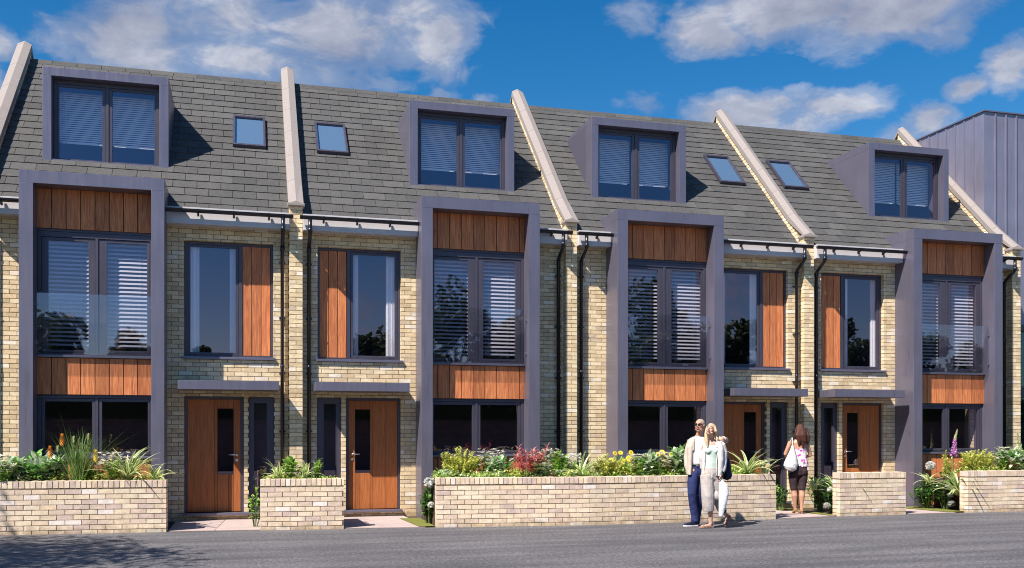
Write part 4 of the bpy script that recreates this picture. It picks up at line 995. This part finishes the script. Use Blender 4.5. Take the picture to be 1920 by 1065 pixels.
# ------------------------------------------------------------------ people
def stand(name,px,depth,label):
    xc=(px-960)/FPX*depth; c,s_=math.cos(TH),math.sin(TH)
    return empty(name,(xc*c+depth*s_,-xc*s_+depth*c,0.003),label,'person','people',rz=-TH)
def fuse(mb,name,m,root,vox=.008,it=4,dec=None,thin=0):
    me=bpy.data.meshes.new(name); me.from_pydata(mb.v,[],mb.f); me.update()
    bm=bmesh.new(); bm.from_mesh(me); bmesh.ops.recalc_face_normals(bm,faces=bm.faces); bm.to_mesh(me); bm.free()
    o=bpy.data.objects.new(name,me); col.objects.link(o)
    a=o.modifiers.new('r','REMESH'); a.mode='VOXEL'; a.voxel_size=vox; a.use_smooth_shade=True
    b=o.modifiers.new('s','SMOOTH'); b.factor=.5; b.iterations=it
    dg=bpy.context.evaluated_depsgraph_get(); ev=o.evaluated_get(dg); nm=bpy.data.meshes.new_from_object(ev,depsgraph=dg)
    o.modifiers.clear(); o.data=nm; nm.name=name; nm.materials.clear(); nm.materials.append(m)
    nm.polygons.foreach_set('material_index',[0]*len(nm.polygons)); nm.polygons.foreach_set('use_smooth',[True]*len(nm.polygons))
    o.parent=root; return o
def loc(mb,name,m,root,smooth=True):
    o=mb.build(name,m,None,smooth); o.parent=root; return o
class Fr:
    def __init__(s,c,rz=0,rx=0,ry=0,k=1): s.M=Matrix.Translation(c)@Matrix.Rotation(rz,4,'Z')@Matrix.Rotation(rx,4,'X')@Matrix.Rotation(ry,4,'Y')@Matrix.Scale(k,4); s.e=(Matrix.Rotation(rz,3,'Z')@Matrix.Rotation(rx,3,'X')@Matrix.Rotation(ry,3,'Y')).to_euler(); s.k=k
    def p(s,*a): return tuple(s.M@Vector(a))
    def ball(s,mb,c,r,**k): mb.ball(s.p(*c),tuple(q*s.k for q in r),rot=s.e,**k)
    def tube(s,mb,pts,r,**k): mb.tube([s.p(*q) for q in pts],[x*s.k if not isinstance(x,tuple) else (x[0]*s.k,x[1]*s.k) for x in r],**k)
def headshape(mb,f,fem=False):
    f.ball(mb,(0,.014,.028),(.074,.092,.083)); f.ball(mb,(0,-.020,-.040),(.055 if fem else .058,.062,.066))
    f.ball(mb,(0,-.045,.03),(.058,.045,.05)); f.ball(mb,(0,-.063,-.088),(.020 if fem else .026,.020,.020))
    for q in (-1,1):
        f.ball(mb,(q*.036,-.055,-.022),(.026,.026,.026)); f.ball(mb,(q*.077,.008,-.006),(.010,.020,.031)); f.ball(mb,(q*.046,-.020,-.065),(.020,.04,.026))
    f.tube(mb,[(0,-.084,.018),(0,-.095,-.005),(0,-.105,-.026)],[.007,.009,.013],n=8)
    for q in (-1,1): f.ball(mb,(q*.011,-.094,-.028),(.009,.010,.007))
    f.tube(mb,[(-.045,-.066,.026),(0,-.082,.024),(.045,-.066,.026)],[.009,.011,.009],n=8)
    f.tube(mb,[(-.022,-.078,-.058),(0,-.088,-.056),(.022,-.078,-.058)],[.008,.011,.008],n=8)
def face(root,f,body,lipc='lips',glasses=False):
    mb=MB(); f.tube(mb,[(-.024,-.083,-.0555),(-.010,-.0955,-.053),(0,-.0975,-.054),(.010,-.0955,-.053),(.024,-.083,-.0555)],[.0025,.0052,.0058,.0052,.0025],n=8); f.tube(mb,[(-.019,-.087,-.060),(0,-.098,-.0625),(.019,-.087,-.060)],[.003,.006,.003],n=8); loc(mb,'lips',M[lipc],body)
    mb=MB()
    for q in (-1,1): f.tube(mb,[(q*.016,-.092,.031),(q*.032,-.088,.036),(q*.048,-.074,.031)],[.0025,.0035,.002],n=6)
    loc(mb,'eyebrows',M['brow'],body)
    if glasses:
        mb=MB()
        for q in (-1,1):
            f.ball(mb,(q*.032,-.093,.009),(.026,.009,.017)); f.tube(mb,[(q*.055,-.080,.012),(q*.078,-.03,.012),(q*.081,.012,.006)],[.003,.003,.003],n=6)
        f.tube(mb,[(-.012,-.101,.013),(.012,-.101,.013)],[.003,.003],n=6); loc(mb,'sunglasses',M['lens'],root)
    else:
        mb=MB(); ir=MB()
        for q in (-1,1): f.ball(mb,(q*.031,-.0800,.010),(.013,.009,.0065)); f.ball(ir,(q*.030,-.0865,.011),(.0055,.004,.0055))
        loc(mb,'eyes',M['eyew'],body); loc(ir,'irises',M['iris'],body)
def hand(mb,w,d,nrm,sgn=1,curl=.6,k=1):
    """w wrist, d towards the fingers, nrm out of the palm, thumb on side sgn"""
    w=Vector(w); d=Vector(d).normalized(); nrm=Vector(nrm); nrm=(nrm-nrm.dot(d)*d).normalized(); sd=d.cross(nrm)*sgn
    kn=w+d*.092*k
    mb.tube([tuple(w-d*.02),tuple(w),tuple(w+d*.035*k),tuple(kn)],[(.024*k,.018*k),(.026*k,.018*k),(.038*k,.016*k),(.040*k,.012*k)],n=12,ref=tuple(sd))
    for j,(off,ln) in enumerate(((.031,.070),(.010,.078),(-.011,.073),(-.031,.058))):
        p=kn+sd*off*k-d*.006; q=d.copy(); pts=[p]; a=curl*(.7+.15*j)
        for s_ in range(3):
            q=(Matrix.Rotation(a*.75*(1 if s_ else .6),3,d.cross(nrm))@q) if True else q
            pts.append(pts[-1]+q.normalized()*ln*k*(.45,.32,.23)[s_])
        mb.tube([tuple(x) for x in pts],[.0088*k,.0082*k,.0074*k,.0062*k],n=8)
    p=w+d*.025*k+sd*.026*k; q1=p+(d*.55+sd*.75+nrm*.35).normalized()*.038*k; q2=q1+(d*.85+sd*.35+nrm*.5).normalized()*.032*k; q3=q2+(d*.95+nrm*.3).normalized()*.024*k
    mb.tube([tuple(p),tuple(q1),tuple(q2),tuple(q3)],[.014*k,.0115*k,.0095*k,.0075*k],n=8)
def shoe(mb,heel,toe,z=.0,h=.075,w=.042):
    hx,hy=heel; tx,ty=toe; d=Vector((tx-hx,ty-hy,0)); l=d.length; d.normalize(); s_=(d.y,-d.x,0)
    P_=lambda t,zz:(hx+d.x*l*t,hy+d.y*l*t,z+zz)
    mb.tube([P_(-.02,.035),P_(.05,.04),P_(.3,.042),P_(.6,.034),P_(.88,.027),P_(1.0,.024)],[(w*.7,.03),(w*.85,.036),(w*.9,.038),(w*1.05,.028),(w*.85,.020),(w*.4,.012)],n=14,ref=s_)
    mb.tube([P_(.1,.04),P_(.16,h+.02)],[(.038,.05),(.036,.045)],n=12,ref=s_)
def sole(mb,heel,toe,z=0,w=.043,t=.018):
    hx,hy=heel; tx,ty=toe; d=Vector((tx-hx,ty-hy,0)); l=d.length; d.normalize(); n=Vector((-d.y,d.x,0)); pr=[(-.06,.55),(0,.85),(.25,.85),(.6,1.08),(.85,.95),(1.02,.45)]
    up=[Vector((hx,hy,z))+d*l*a+n*w*b for a,b in pr]; dn=[Vector((hx,hy,z))+d*l*a-n*w*b for a,b in pr[::-1]]; ring=up+dn; i=len(mb.v); m=len(ring)
    mb.v+=[tuple(p) for p in ring]+[tuple(p+Vector((0,0,t))) for p in ring]
    mb.f.append(tuple(i+k for k in range(m))); mb.mi.append(0); mb.f.append(tuple(i+m+k for k in range(m))[::-1]); mb.mi.append(0)
    for k in range(m): mb.f.append((i+k,i+m+k,i+m+(k+1)%m,i+(k+1)%m)); mb.mi.append(0)

# --- strolling man
man=stand('person',1324.8,15.45,'man in beige jacket, white t-shirt, jeans and dark glasses, his arm round the blond woman')
f=Fr((-.112,-.02,1.597),rz=R(-34),rx=R(-6),k=.95)
b=MB(); headshape(b,f); b.tube([f.p(0,.02,-.05),(-.112,.015,1.46),(-.115,.03,1.40)],[.052,.054,.062],n=14)
b.tube([(-.118,.03,1.42),(-.12,.03,1.34),(-.12,.03,1.15),(-.135,.03,.98),(-.135,.03,.88)],[(.075,.06),(.15,.085),(.125,.085),(.115,.085),(.13,.09)],n=18)
b.tube([(-.23,.04,1.36),(-.285,.06,1.10),(-.275,.0,.87),(-.255,-.01,.84)],[.05,.042,.03,.027],n=10); hand(b,(-.255,-.01,.86),(.15,-.1,-1),(1,0,0),1,.4)
b.tube([(.0,.03,1.37),(.17,.12,1.37),(.29,.07,1.355),(.235,-.10,1.395)],[.05,.045,.038,.027],n=10); hand(b,(.232,-.115,1.392),(-.45,-.18,-.80),(-.2,.95,-.2),1,.5,1.05)
for (hx,hy,kx,ky,ax,ay) in ((-.19,-.0,-.235,-.05,-.195,-.01),(-.10,.06,-.115,.02,-.13,.12)): b.tube([(hx,hy,.90),(kx,ky,.50),(ax,ay,.10),(ax-.02,ay,.05)],[.085,.058,.038,.036],n=12)
body=fuse(b,'body',M['skintan'],man,.0042,2)
face(man,f,body,glasses=True)
b=MB(); f.ball(b,(0,.022,.037),(.077,.090,.080)); f.ball(b,(0,.05,-.01),(.066,.058,.06)); loc(b,'hair',M['grey'],man)
b=MB(); b.tube([(-.12,.02,1.425),(-.12,.02,1.36),(-.12,.012,1.25),(-.128,.01,1.10),(-.135,.01,.985),(-.135,.01,.93)],[(.068,.055),(.14,.088),(.140,.102),(.130,.10),(.128,.098),(.13,.10)],n=20); fuse(b,'t_shirt',M['tee'],man,.008,4)
b=MB()
b.tube([(-.125,.085,1.42),(-.125,.10,1.30),(-.13,.10,1.05),(-.14,.09,.82)],[(.09,.04),(.165,.05),(.16,.06),(.165,.06)],n=18)
b.tube([(-.215,.03,1.385),(-.262,.0,1.25),(-.272,-.02,1.0),(-.282,-.02,.815)],[(.045,.07),(.048,.095),(.044,.09),(.045,.095)],n=14)
b.tube([(-.03,.02,1.395),(-.005,-.01,1.25),(-.005,-.03,1.0),(-.03,-.02,.82)],[(.045,.06),(.055,.095),(.05,.09),(.05,.095)],n=14)
b.tube([(-.20,-.04,1.40),(-.225,-.065,1.33),(-.222,-.08,1.20)],[(.018,.018),(.028,.016),(.014,.012)],n=8); b.tube([(-.055,-.03,1.415),(-.035,-.07,1.33),(-.035,-.09,1.20)],[(.02,.018),(.03,.016),(.014,.012)],n=8)
b.tube([(-.24,.04,1.355),(-.12,.06,1.41),(.0,.05,1.375)],[.055,.05,.055],n=12); b.tube([(-.175,.01,1.43),(-.12,.07,1.455),(-.06,.0,1.43)],[.018,.022,.018],n=8)
b.tube([(-.235,.04,1.36),(-.272,.055,1.24),(-.298,.06,1.10),(-.300,.02,.95),(-.275,-.0,.855)],[.062,.060,.056,.052,.046],n=12)
b.tube([(-.01,.05,1.37),(.10,.11,1.385),(.19,.13,1.375),(.285,.10,1.355),(.300,.03,1.36),(.245,-.085,1.39)],[.062,.062,.06,.062,.058,.043],n=12)
fuse(b,'jacket',M['jacket'],man,.008,3)
b=MB(); b.tube([(-.137,.01,.995),(-.137,.01,.955)],[(.134,.104),(.135,.106)],n=22); bl=loc(b,'belt',M['belt'],man)
b=MB(); b.box(-.185,-.145,-.105,-.098,.955,.995); loc(b,'belt_buckle',M['chrome'],bl,False)
b=MB()
b.tube([(-.138,.01,.965),(-.138,.015,.88),(-.14,.02,.79)],[(.130,.100),(.150,.112),(.13,.10)],n=18)
b.tube([(-.195,-.0,.85),(-.225,-.02,.68),(-.238,-.05,.52),(-.215,-.02,.34),(-.185,.0,.17),(-.185,-.005,.065)],[.100,.088,.074,.070,.066,.064],n=14)
b.tube([(-.10,.06,.85),(-.10,.04,.68),(-.105,.03,.52),(-.12,.07,.30),(-.135,.12,.12),(-.135,.12,.07)],[.095,.086,.074,.066,.062,.060],n=14)
fuse(b,'jeans',M['denim'],man,.009,3)
for (h_,t_) in (((-.155,.0),(-.375,-.085)),((-.105,.12),(-.30,.03))):
    b=MB(); shoe(b,h_,t_); sh=fuse(b,'shoe',M['navy'],man,.006,2); b=MB(); sole(b,h_,t_); loc(b,'sole',M['sole'],sh,False)

# --- strolling woman
wom=stand('person',1335.6,15.12,'blond woman in pale jacket and cropped beige trousers looking up, holding a white plastic bag')
f=Fr((-.03,-.03,1.527),rz=R(-32),rx=R(-20),ry=R(4),k=.90)
b=MB(); headshape(b,f,True); b.tube([f.p(0,.03,-.05),(-.015,.02,1.41),(0,.03,1.35)],[.042,.042,.052],n=14)
b.tube([(.012,.02,1.36),(.015,.02,1.30),(.0,.02,1.12),(-.02,.02,.93),(-.02,.02,.85)],[(.06,.045),(.138,.07),(.11,.075),(.115,.08),(.13,.09)],n=18)
b.tube([(.148,.02,1.28),(.165,.02,1.06),(.125,-.06,.86),(.12,-.065,.83)],[.045,.036,.024,.022],n=10); hand(b,(.120,-.066,.845),(.0,-.1,-1),(-.9,.1,0),-1,1.0,.88)
b.tube([(-.11,.03,1.28),(-.145,.10,1.07),(-.125,.13,.88)],[.045,.036,.024],n=10); hand(b,(-.124,.13,.89),(.05,.0,-1),(1,0,0),1,.6,.85)
b.tube([(-.08,-.0,.85),(-.07,-.03,.50),(-.035,-.02,.30),(-.028,-.015,.10),(-.03,-.015,.055)],[.09,.055,.042,.029,.030],n=12)
b.tube([(-.005,.0,.045),(-.05,-.02,.04),(-.12,-.04,.035),(-.19,-.06,.030)],[(.026,.026),(.030,.030),(.036,.020),(.026,.012)],n=10,ref=(-.3,1,0))
b.tube([(.04,.03,.85),(.085,.05,.50),(.15,.10,.33),(.245,.14,.19),(.268,.145,.165)],[.09,.055,.044,.029,.028],n=12)
b.tube([(.285,.15,.18),(.262,.13,.135),(.235,.11,.085),(.21,.09,.045)],[(.026,.024),(.032,.028),(.036,.020),(.026,.012)],n=10,ref=(.3,.9,0))
body=fuse(b,'body',M['skin'],wom,.0042,2); face(wom,f,body)
b=MB()
f.ball(b,(0,.028,.040),(.083,.094,.084)); f.ball(b,(0,-.012,.082),(.056,.05,.034))
b.tube([f.p(-.066,-.012,.06),f.p(-.084,.0,-.0),(-.105,-.03,1.44),(-.100,-.055,1.34),(-.085,-.07,1.25)],[(.016,.025),(.018,.035),(.028,.032),(.030,.026),(.012,.012)],n=10)
b.tube([f.p(.064,-.005,.06),f.p(.088,.012,.0),(.070,.01,1.45),(.075,-.01,1.38),(.07,-.02,1.31)],[(.016,.025),(.022,.036),(.032,.034),(.030,.03),(.012,.012)],n=10)
b.tube([f.p(0,.09,.03),(-.0,.10,1.46),(-.01,.10,1.32)],[.07,.06,.03],n=10)
fuse(b,'hair',M['blond'],wom,.006,3)
b=MB(); b.tube([(.008,.01,1.285),(.0,.005,1.22),(-.005,.005,1.10),(-.02,.01,.98),(-.022,.01,.89)],[(.118,.080),(.132,.098),(.118,.088),(.122,.094),(.135,.10)],n=20)
for q in (-.06,.05): b.ball((q-.01,-.055,1.20),(.052,.05,.052))
b.tube([(-.075,-.03,1.26),(-.085,.0,1.345)],[.014,.012],n=6); b.tube([(.07,-.03,1.26),(.075,.0,1.345)],[.014,.012],n=6)
fuse(b,'top',M['mint'],wom,.007,3)
b=MB()
b.tube([(.02,.075,1.335),(.02,.09,1.2),(.02,.09,1.0),(.01,.08,.82)],[(.10,.04),(.15,.045),(.145,.05),(.15,.055)],n=16)
b.tube([(.095,.0,1.335),(.105,-.04,1.22),(.105,-.06,1.05),(.10,-.055,.90),(.085,-.05,.805)],[(.052,.05),(.068,.062),(.062,.065),(.058,.062),(.055,.06)],n=14)
b.tube([(-.085,.03,1.335),(-.128,.01,1.20),(-.135,.0,1.0),(-.14,.01,.83)],[(.035,.05),(.03,.07),(.028,.07),(.028,.07)],n=12)
b.tube([(.02,.06,1.345),(.09,.03,1.345),(.15,.02,1.29),(.182,.02,1.18),(.178,.01,1.05),(.155,-.035,.93),(.13,-.06,.862)],[.03,.045,.062,.060,.057,.054,.046],n=12)
b.tube([(-.02,.06,1.345),(-.10,.05,1.285),(-.145,.09,1.10),(-.127,.125,.92)],[.03,.052,.048,.040],n=12)
b.tube([(.05,-.05,1.33),(.06,-.085,1.25)],[(.025,.014),(.014,.010)],n=8)
jk=fuse(b,'jacket',M['wjacket'],wom,.008,3)
b=MB(); b.tube([(.134,-.057,.875),(.128,-.062,.858)],[.0495,.0475],n=16); b.tube([(.088,-.052,.815),(.085,-.051,.800)],[(.058,.062),(.0585,.063)],n=16); b.tube([(.045,-.075,1.25),(.052,-.118,1.05),(.050,-.112,.82)],[.004,.0045,.004],n=6); loc(b,'jacket_trim',M['belt'],jk)
b=MB()
b.tube([(-.02,.01,.945),(-.02,.015,.86),(-.02,.02,.76)],[(.132,.10),(.155,.115),(.15,.11)],n=18)
b.tube([(-.085,-.0,.82),(-.082,-.02,.66),(-.078,-.04,.50),(-.07,-.03,.36),(-.062,-.025,.262)],[.108,.104,.102,.098,.085],n=14)
b.tube([(.045,.02,.82),(.06,.03,.66),(.095,.055,.50),(.14,.085,.36),(.175,.11,.262)],[.10,.098,.092,.084,.068],n=14)
b.ball((.055,-.05,.50),(.05,.04,.07)); b.tube([(-.02,-.09,.90),(-.02,-.10,.78)],[.010,.012],n=6)
tr=fuse(b,'cropped_trousers',M['cargo'],wom,.008,3)
b=MB(); b.tube([(.183,.115,.262),(.195,.12,.235)],[.064,.060],n=14); loc(b,'trouser_hem',M['belt'],tr)
for pts in (((-.0,.0),(-.20,-.062),0),):
    b=MB(); sole(b,(.01,.004),(-.215,-.068),0,.040,.022)
    for a in (-.05,-.10,-.15): b.tube([(a+.012,a*.3-.045,.02),(a,a*.3-.04+.01,.055),(a-.01,a*.3+.0,.070-.1*abs(a)),(a-.02,a*.3+.045,.02)],[.007]*4,n=6)
    b.tube([(.018,-.03,.06),(.02,.0,.085),(-.03,.03,.08),(-.06,-.02,.085),(.0,-.045,.08)],[.007]*5,n=6)
    fuse(b,'sandal',M['sandal'],wom,.005,1)
b=MB(); Ms=Matrix.Translation((.235,.105,.075))@Matrix.Rotation(R(14),4,'Z')@Matrix.Rotation(R(-62),4,'Y')
b.tube([tuple(Ms@Vector(p)) for p in ((.13,0,-.012),(.06,0,-.018),(0,0,-.020),(-.06,0,-.018))],[(.030,.010),(.034,.011),(.040,.011),(.028,.010)],n=12,ref=tuple((Ms.to_3x3()@Vector((0,1,0)))))
for q in (.09,.03,-.02): b.tube([tuple(Ms@Vector(p)) for p in ((q,-.036,-.01),(q,-.02,.028),(q,.02,.028),(q,.036,-.01))],[.007]*4,n=6)
b.tube([tuple(Ms@Vector(p)) for p in ((.12,-.03,.0),(.13,-.028,.03),(.13,.028,.03),(.12,.03,.0))],[.007]*4,n=6); fuse(b,'sandal',M['sandal'],wom,.005,1)
wb=wom.location.copy()
def carried(name,ml,label,cat,person,shapes,vox=.007,it=3):
    b=MB(); shapes(b); Mw=WM(person); c=[sum(v[k] for v in b.v)/len(b.v) for k in range(3)]
    o=fuse(b,name,M[ml],None,vox,it); o.data.transform(Matrix.Translation(-Vector(c))); o.location=Mw@Vector(c); o.rotation_euler=(0,0,-TH); return tag(o,label,cat)
def bagshape(b):
    b.tube([(.115,-.085,.775),(.120,-.09,.735),(.155,-.09,.66),(.165,-.09,.55),(.150,-.09,.42),(.128,-.09,.29),(.112,-.09,.185)],[(.012,.010),(.028,.018),(.070,.030),(.074,.036),(.064,.038),(.050,.032),(.034,.022)],n=16)
    b.tube([(.10,-.09,.72),(.10,-.09,.45),(.092,-.09,.21)],[(.02,.012),(.022,.02),(.012,.010)],n=8)
carried('carrier_bag','plasticbag','white plastic carrier bag hanging from the blond woman\'s hand','bag',wom,bagshape)
def pack(b):
    b.tube([(.225,.16,1.13),(.250,.165,1.05),(.262,.165,.93),(.255,.165,.80),(.235,.165,.745)],[(.030,.05),(.058,.10),(.070,.12),(.072,.12),(.045,.09)],n=16)
    b.tube([(.285,.13,.90),(.292,.13,.82),(.282,.13,.76)],[(.035,.06),(.048,.08),(.035,.06)],n=12)
    b.tube([(.20,.10,1.12),(.195,.02,1.30),(.19,-.03,1.18),(.215,.0,1.0),(.235,.08,.80)],[.012,.012,.012,.011,.010],n=6)
carried('backpack','navy','dark navy backpack on the blond woman\'s back','backpack',wom,pack)

# --- walking woman seen from behind
w2=stand('person',1496.3,17.75,'brown-haired woman in floral top and dark cropped trousers walking to the door, seen from behind')
f=Fr((.042,.02,1.535),rz=R(170),rx=R(6),k=.92)
b=MB(); headshape(b,f,True); b.tube([f.p(0,.02,-.05),(.02,.0,1.42),(.01,.0,1.36)],[.044,.044,.055],n=14)
b.tube([(.012,.0,1.37),(.01,.0,1.31),(.02,.0,1.20),(.035,.0,1.05),(.01,.0,.92),(.0,.0,.82)],[(.06,.045),(.142,.070),(.128,.078),(.105,.075),(.14,.09),(.15,.10)],n=18)
b.tube([(-.135,.0,1.325),(-.178,.0,1.22),(-.222,.02,1.10),(-.17,.16,1.03)],[.046,.041,.037,.026],n=12); hand(b,(-.165,.17,1.03),(.4,.9,.05),(1,-.3,0),1,.7,.9)
b.tube([(.150,.0,1.31),(.19,.0,1.20),(.232,.02,1.08),(.17,.13,1.035)],[.046,.041,.038,.026],n=12); hand(b,(.163,.14,1.035),(-.45,.9,.0),(-1,-.3,0),-1,.7,.9)
b.tube([(-.085,.0,.80),(-.082,.01,.55),(-.075,-.005,.42),(-.068,-.015,.34),(-.055,.0,.20),(-.045,.015,.10),(-.044,.02,.075)],[.10,.068,.050,.054,.036,.027,.028],n=14)
b.tube([(.085,.0,.80),(.07,-.01,.55),(.062,-.03,.42),(.058,-.045,.34),(.052,-.05,.20),(.047,-.06,.09),(.047,-.06,.07)],[.10,.068,.050,.054,.036,.027,.028],n=14)
for (x,y) in ((-.044,.0),(.047,-.08)): b.tube([(x,y,.085),(x,y+.05,.062),(x,y+.12,.028),(x,y+.17,.018)],[(.024,.022),(.028,.024),(.034,.014),(.022,.010)],n=10)
fuse(b,'body',M['skintan'],w2,.0045,2)
b=MB()
f.ball(b,(0,.022,.036),(.088,.098,.090))
for (x0,y0,x1,y1,x2,z2,r_) in ((.0,-.06,-.02,-.08,.0,1.22,.050),(.06,-.08,.07,-.10,.06,1.20,.055),(.11,-.03,.145,-.07,.16,1.27,.045),(.03,-.09,.05,-.115,.08,1.27,.05),(-.03,-.03,-.045,-.05,-.03,1.36,.035),(.13,.0,.175,-.03,.20,1.34,.03)):
    b.tube([(x0,y0,1.57),(x1,y1,1.44),((x1+x2)/2+.01,y1,1.34 if z2<1.3 else 1.39),(x2,y1+.02,z2)],[r_,r_*1.1,r_*.85,.010],n=10)
fuse(b,'hair',M['brown'],w2,.006,2)
b=MB(); b.tube([(.022,.0,1.195),(.03,-.002,1.12),(.042,-.002,1.02),(.045,.0,.93),(.04,.0,.865)],[(.132,.085),(.124,.086),(.120,.088),(.142,.10),(.150,.108)],n=22)
fuse(b,'strapless_top',M['floral'],w2,.007,3)
b=MB()
b.tube([(.015,.0,.885),(.002,.0,.80),(.0,.0,.72)],[(.148,.105),(.168,.122),(.160,.115)],n=20)
for q in (-.075,.078): b.ball((q,-.052,.775),(.082,.072,.085))
b.tube([(-.087,.0,.76),(-.087,.0,.64),(-.083,.0,.53),(-.077,-.005,.44)],[.094,.086,.070,.060],n=16)
b.tube([(.087,.0,.76),(.082,-.01,.64),(.072,-.02,.53),(.062,-.035,.44)],[.094,.086,.070,.061],n=16)
fuse(b,'capri_trousers',M['capri'],w2,.007,3)
for (x,y) in ((-.044,.0),(.047,-.08)):
    b=MB(); b.tube([(x,y-.004,.115),(x,y+.0,.07),(x,y+.02,.055),(x,y+.09,.030),(x,y+.14,.012),(x,y+.185,.010)],[(.022,.010),(.028,.020),(.030,.016),(.034,.012),(.038,.010),(.020,.008)],n=10); b.tube([(x,y+.005,.07),(x,y-.002,.0)],[.016,.008],n=8)
    fuse(b,'high_heel_shoe',M['heel'],w2,.005,1)
def hobo(b):
    b.tube([(-.125,-.095,1.27),(-.135,-.11,1.16),(-.150,-.125,1.04),(-.165,-.13,.93),(-.185,-.13,.855),(-.205,-.13,.805)],[(.014,.012),(.048,.03),(.092,.055),(.128,.070),(.125,.070),(.070,.045)],n=18)
    b.tube([(-.128,-.09,1.26),(-.125,-.07,1.34),(-.113,-.02,1.395),(-.115,.06,1.36),(-.13,.09,1.24)],[.011,.011,.012,.011,.010],n=8)
    b.ball((-.21,-.13,.86),(.06,.05,.05))
carried('shoulder_bag','bagleather','white slouchy shoulder bag on the walking woman\'s left shoulder','bag',w2,hobo)

# ------------------------------------------------------------------ sun and sky
v=Vector((.535,.348,-.769)); sd=bpy.data.lights.new('sun','SUN'); so=bpy.data.objects.new('sun',sd); col.objects.link(so)
so.rotation_euler=v.to_track_quat('-Z','Y').to_euler(); sd.energy=SUN; sd.angle=R(.5); sd.color=(1,.93,.82)
w=bpy.data.worlds.new('World'); scene.world=w; w.use_nodes=True; nt=w.node_tree; bg=nt.nodes['Background']
sky=nt.nodes.new('ShaderNodeTexSky'); sky.sky_type='NISHITA'; sky.sun_disc=False; sky.sun_elevation=R(50.3); sky.sun_rotation=R(237); sky.air_density=1; sky.dust_density=.3; sky.ozone_density=2.5
tc=nt.nodes.new('ShaderNodeTexCoord'); dv=tc.outputs['Generated']; sp=nt.nodes.new('ShaderNodeSeparateXYZ'); L(nt,dv,sp.inputs[0])
az=math_(nt,'ARCTAN2',sp.outputs[0],sp.outputs[1]); el=math_(nt,'ARCSINE',sp.outputs[2])
# domain warp for wispy cloud edges
n1=nt.nodes.new('ShaderNodeTexNoise'); n1.inputs['Scale'].default_value=9; n1.inputs['Detail'].default_value=7; n1.inputs['Roughness'].default_value=.62
mp=nt.nodes.new('ShaderNodeMapping'); mp.inputs['Scale'].default_value=(1,1,1.9); L(nt,dv,mp.inputs[0]); L(nt,mp.outputs[0],n1.inputs[0]); nz=n1.outputs[0]
n2=noise(nt,mp.outputs[0],17,6,.58,.5)
sc_=nt.nodes.new('ShaderNodeSeparateColor'); L(nt,n1.outputs[1],sc_.inputs[0])
wa=math_(nt,'ADD',az,math_(nt,'MULTIPLY',math_(nt,'SUBTRACT',sc_.outputs[0],.5),.09)); we=math_(nt,'ADD',el,math_(nt,'MULTIPLY',math_(nt,'SUBTRACT',sc_.outputs[1],.5),.055))
def dirof(px,py):
    a=TH+math.atan((px-960)/FPX); return a, math.atan((HOR-py)/FPX*math.cos(math.atan((px-960)/FPX)))
# cloud banks: direction, half width, half height (in photo-survey pixels), density
BL=[(250,70,150,95,1.0),(400,30,160,70,.9),(470,120,130,60,.9),(640,70,170,70,1.0),(560,140,150,45,.7),(830,75,75,70,.85),(760,10,150,40,.7),(1180,25,60,30,.45),(1330,52,85,42,1.05),(1480,10,150,58,1.2),(1660,12,170,62,1.2),(1755,40,60,45,.8),
    (1390,215,110,36,1.15),(1570,190,95,30,.95),(1475,225,100,26,.7),(1810,165,48,26,.95),(1895,110,48,46,.95),(1745,228,50,30,1.0),(1700,250,60,20,.5),(8,85,45,34,.9),(0,150,40,36,.7),(700,162,60,16,.6),(822,175,32,20,.6),(905,185,26,12,.4),(1190,192,46,22,.45)]
acc=None
for (px,py,rx,ry,am) in BL:
    a,e=dirof(px,py); 
    u=math_(nt,'DIVIDE',math_(nt,'SUBTRACT',wa,a),rx/FPX); q=math_(nt,'DIVIDE',math_(nt,'SUBTRACT',we,e),ry/FPX)
    d=math_(nt,'SQRT',math_(nt,'ADD',math_(nt,'MULTIPLY',u,u),math_(nt,'MULTIPLY',q,q)))
    m_=math_(nt,'MULTIPLY',math_(nt,'SUBTRACT',1.35,d,clamp=True),am)
    acc=m_ if acc is None else math_(nt,'MAXIMUM',acc,m_)
# looser cloud field over the rest of the sky
fld=ramp(nt,noise(nt,mp.outputs[0],2.2,5,.55,.3),[(.50,0),(.70,.75)]); away=math_(nt,'GREATER_THAN',math_(nt,'ABSOLUTE',math_(nt,'SUBTRACT',az,TH)),.62); hi=math_(nt,'GREATER_THAN',el,.52)
acc=math_(nt,'MAXIMUM',acc,math_(nt,'MULTIPLY',fld,math_(nt,'MAXIMUM',away,hi)))
dens=math_(nt,'ADD',acc,math_(nt,'MULTIPLY',math_(nt,'SUBTRACT',n2,.52),1.5))
dens=math_(nt,'MULTIPLY',dens,math_(nt,'GREATER_THAN',acc,.001))
alpha=ramp(nt,dens,[(.08,0),(.55,.42),(1.25,.86)],'EASE')
shade=ramp(nt,math_(nt,'ADD',nz,math_(nt,'MULTIPLY',n2,.5)),[(.55,(1.9,2.0,2.6)),(.78,(2.9,3.0,3.5)),(.95,(4.4,4.4,4.7))])
hs=nt.nodes.new('ShaderNodeHueSaturation'); hs.inputs['Saturation'].default_value=SAT; hs.inputs['Value'].default_value=SKYV; L(nt,sky.outputs[0],hs.inputs['Color'])
skc=hs.outputs[0]
L(nt,mixc(nt,alpha,skc,shade),bg.inputs[0]); bg.inputs[1].default_value=SKY
scene.view_settings.view_transform='Standard'; scene.view_settings.look='None'; scene.view_settings.gamma=1; scene.view_settings.exposure=EXPO
scene.render.engine='CYCLES'
scene.cycles.filter_width=1.05; scene.cycles.max_bounces=8; scene.cycles.transparent_max_bounces=12; scene.cycles.glossy_bounces=4; scene.cycles.caustics_reflective=False; scene.cycles.caustics_refractive=False
scene.render.resolution_x=1024; scene.render.resolution_y=568
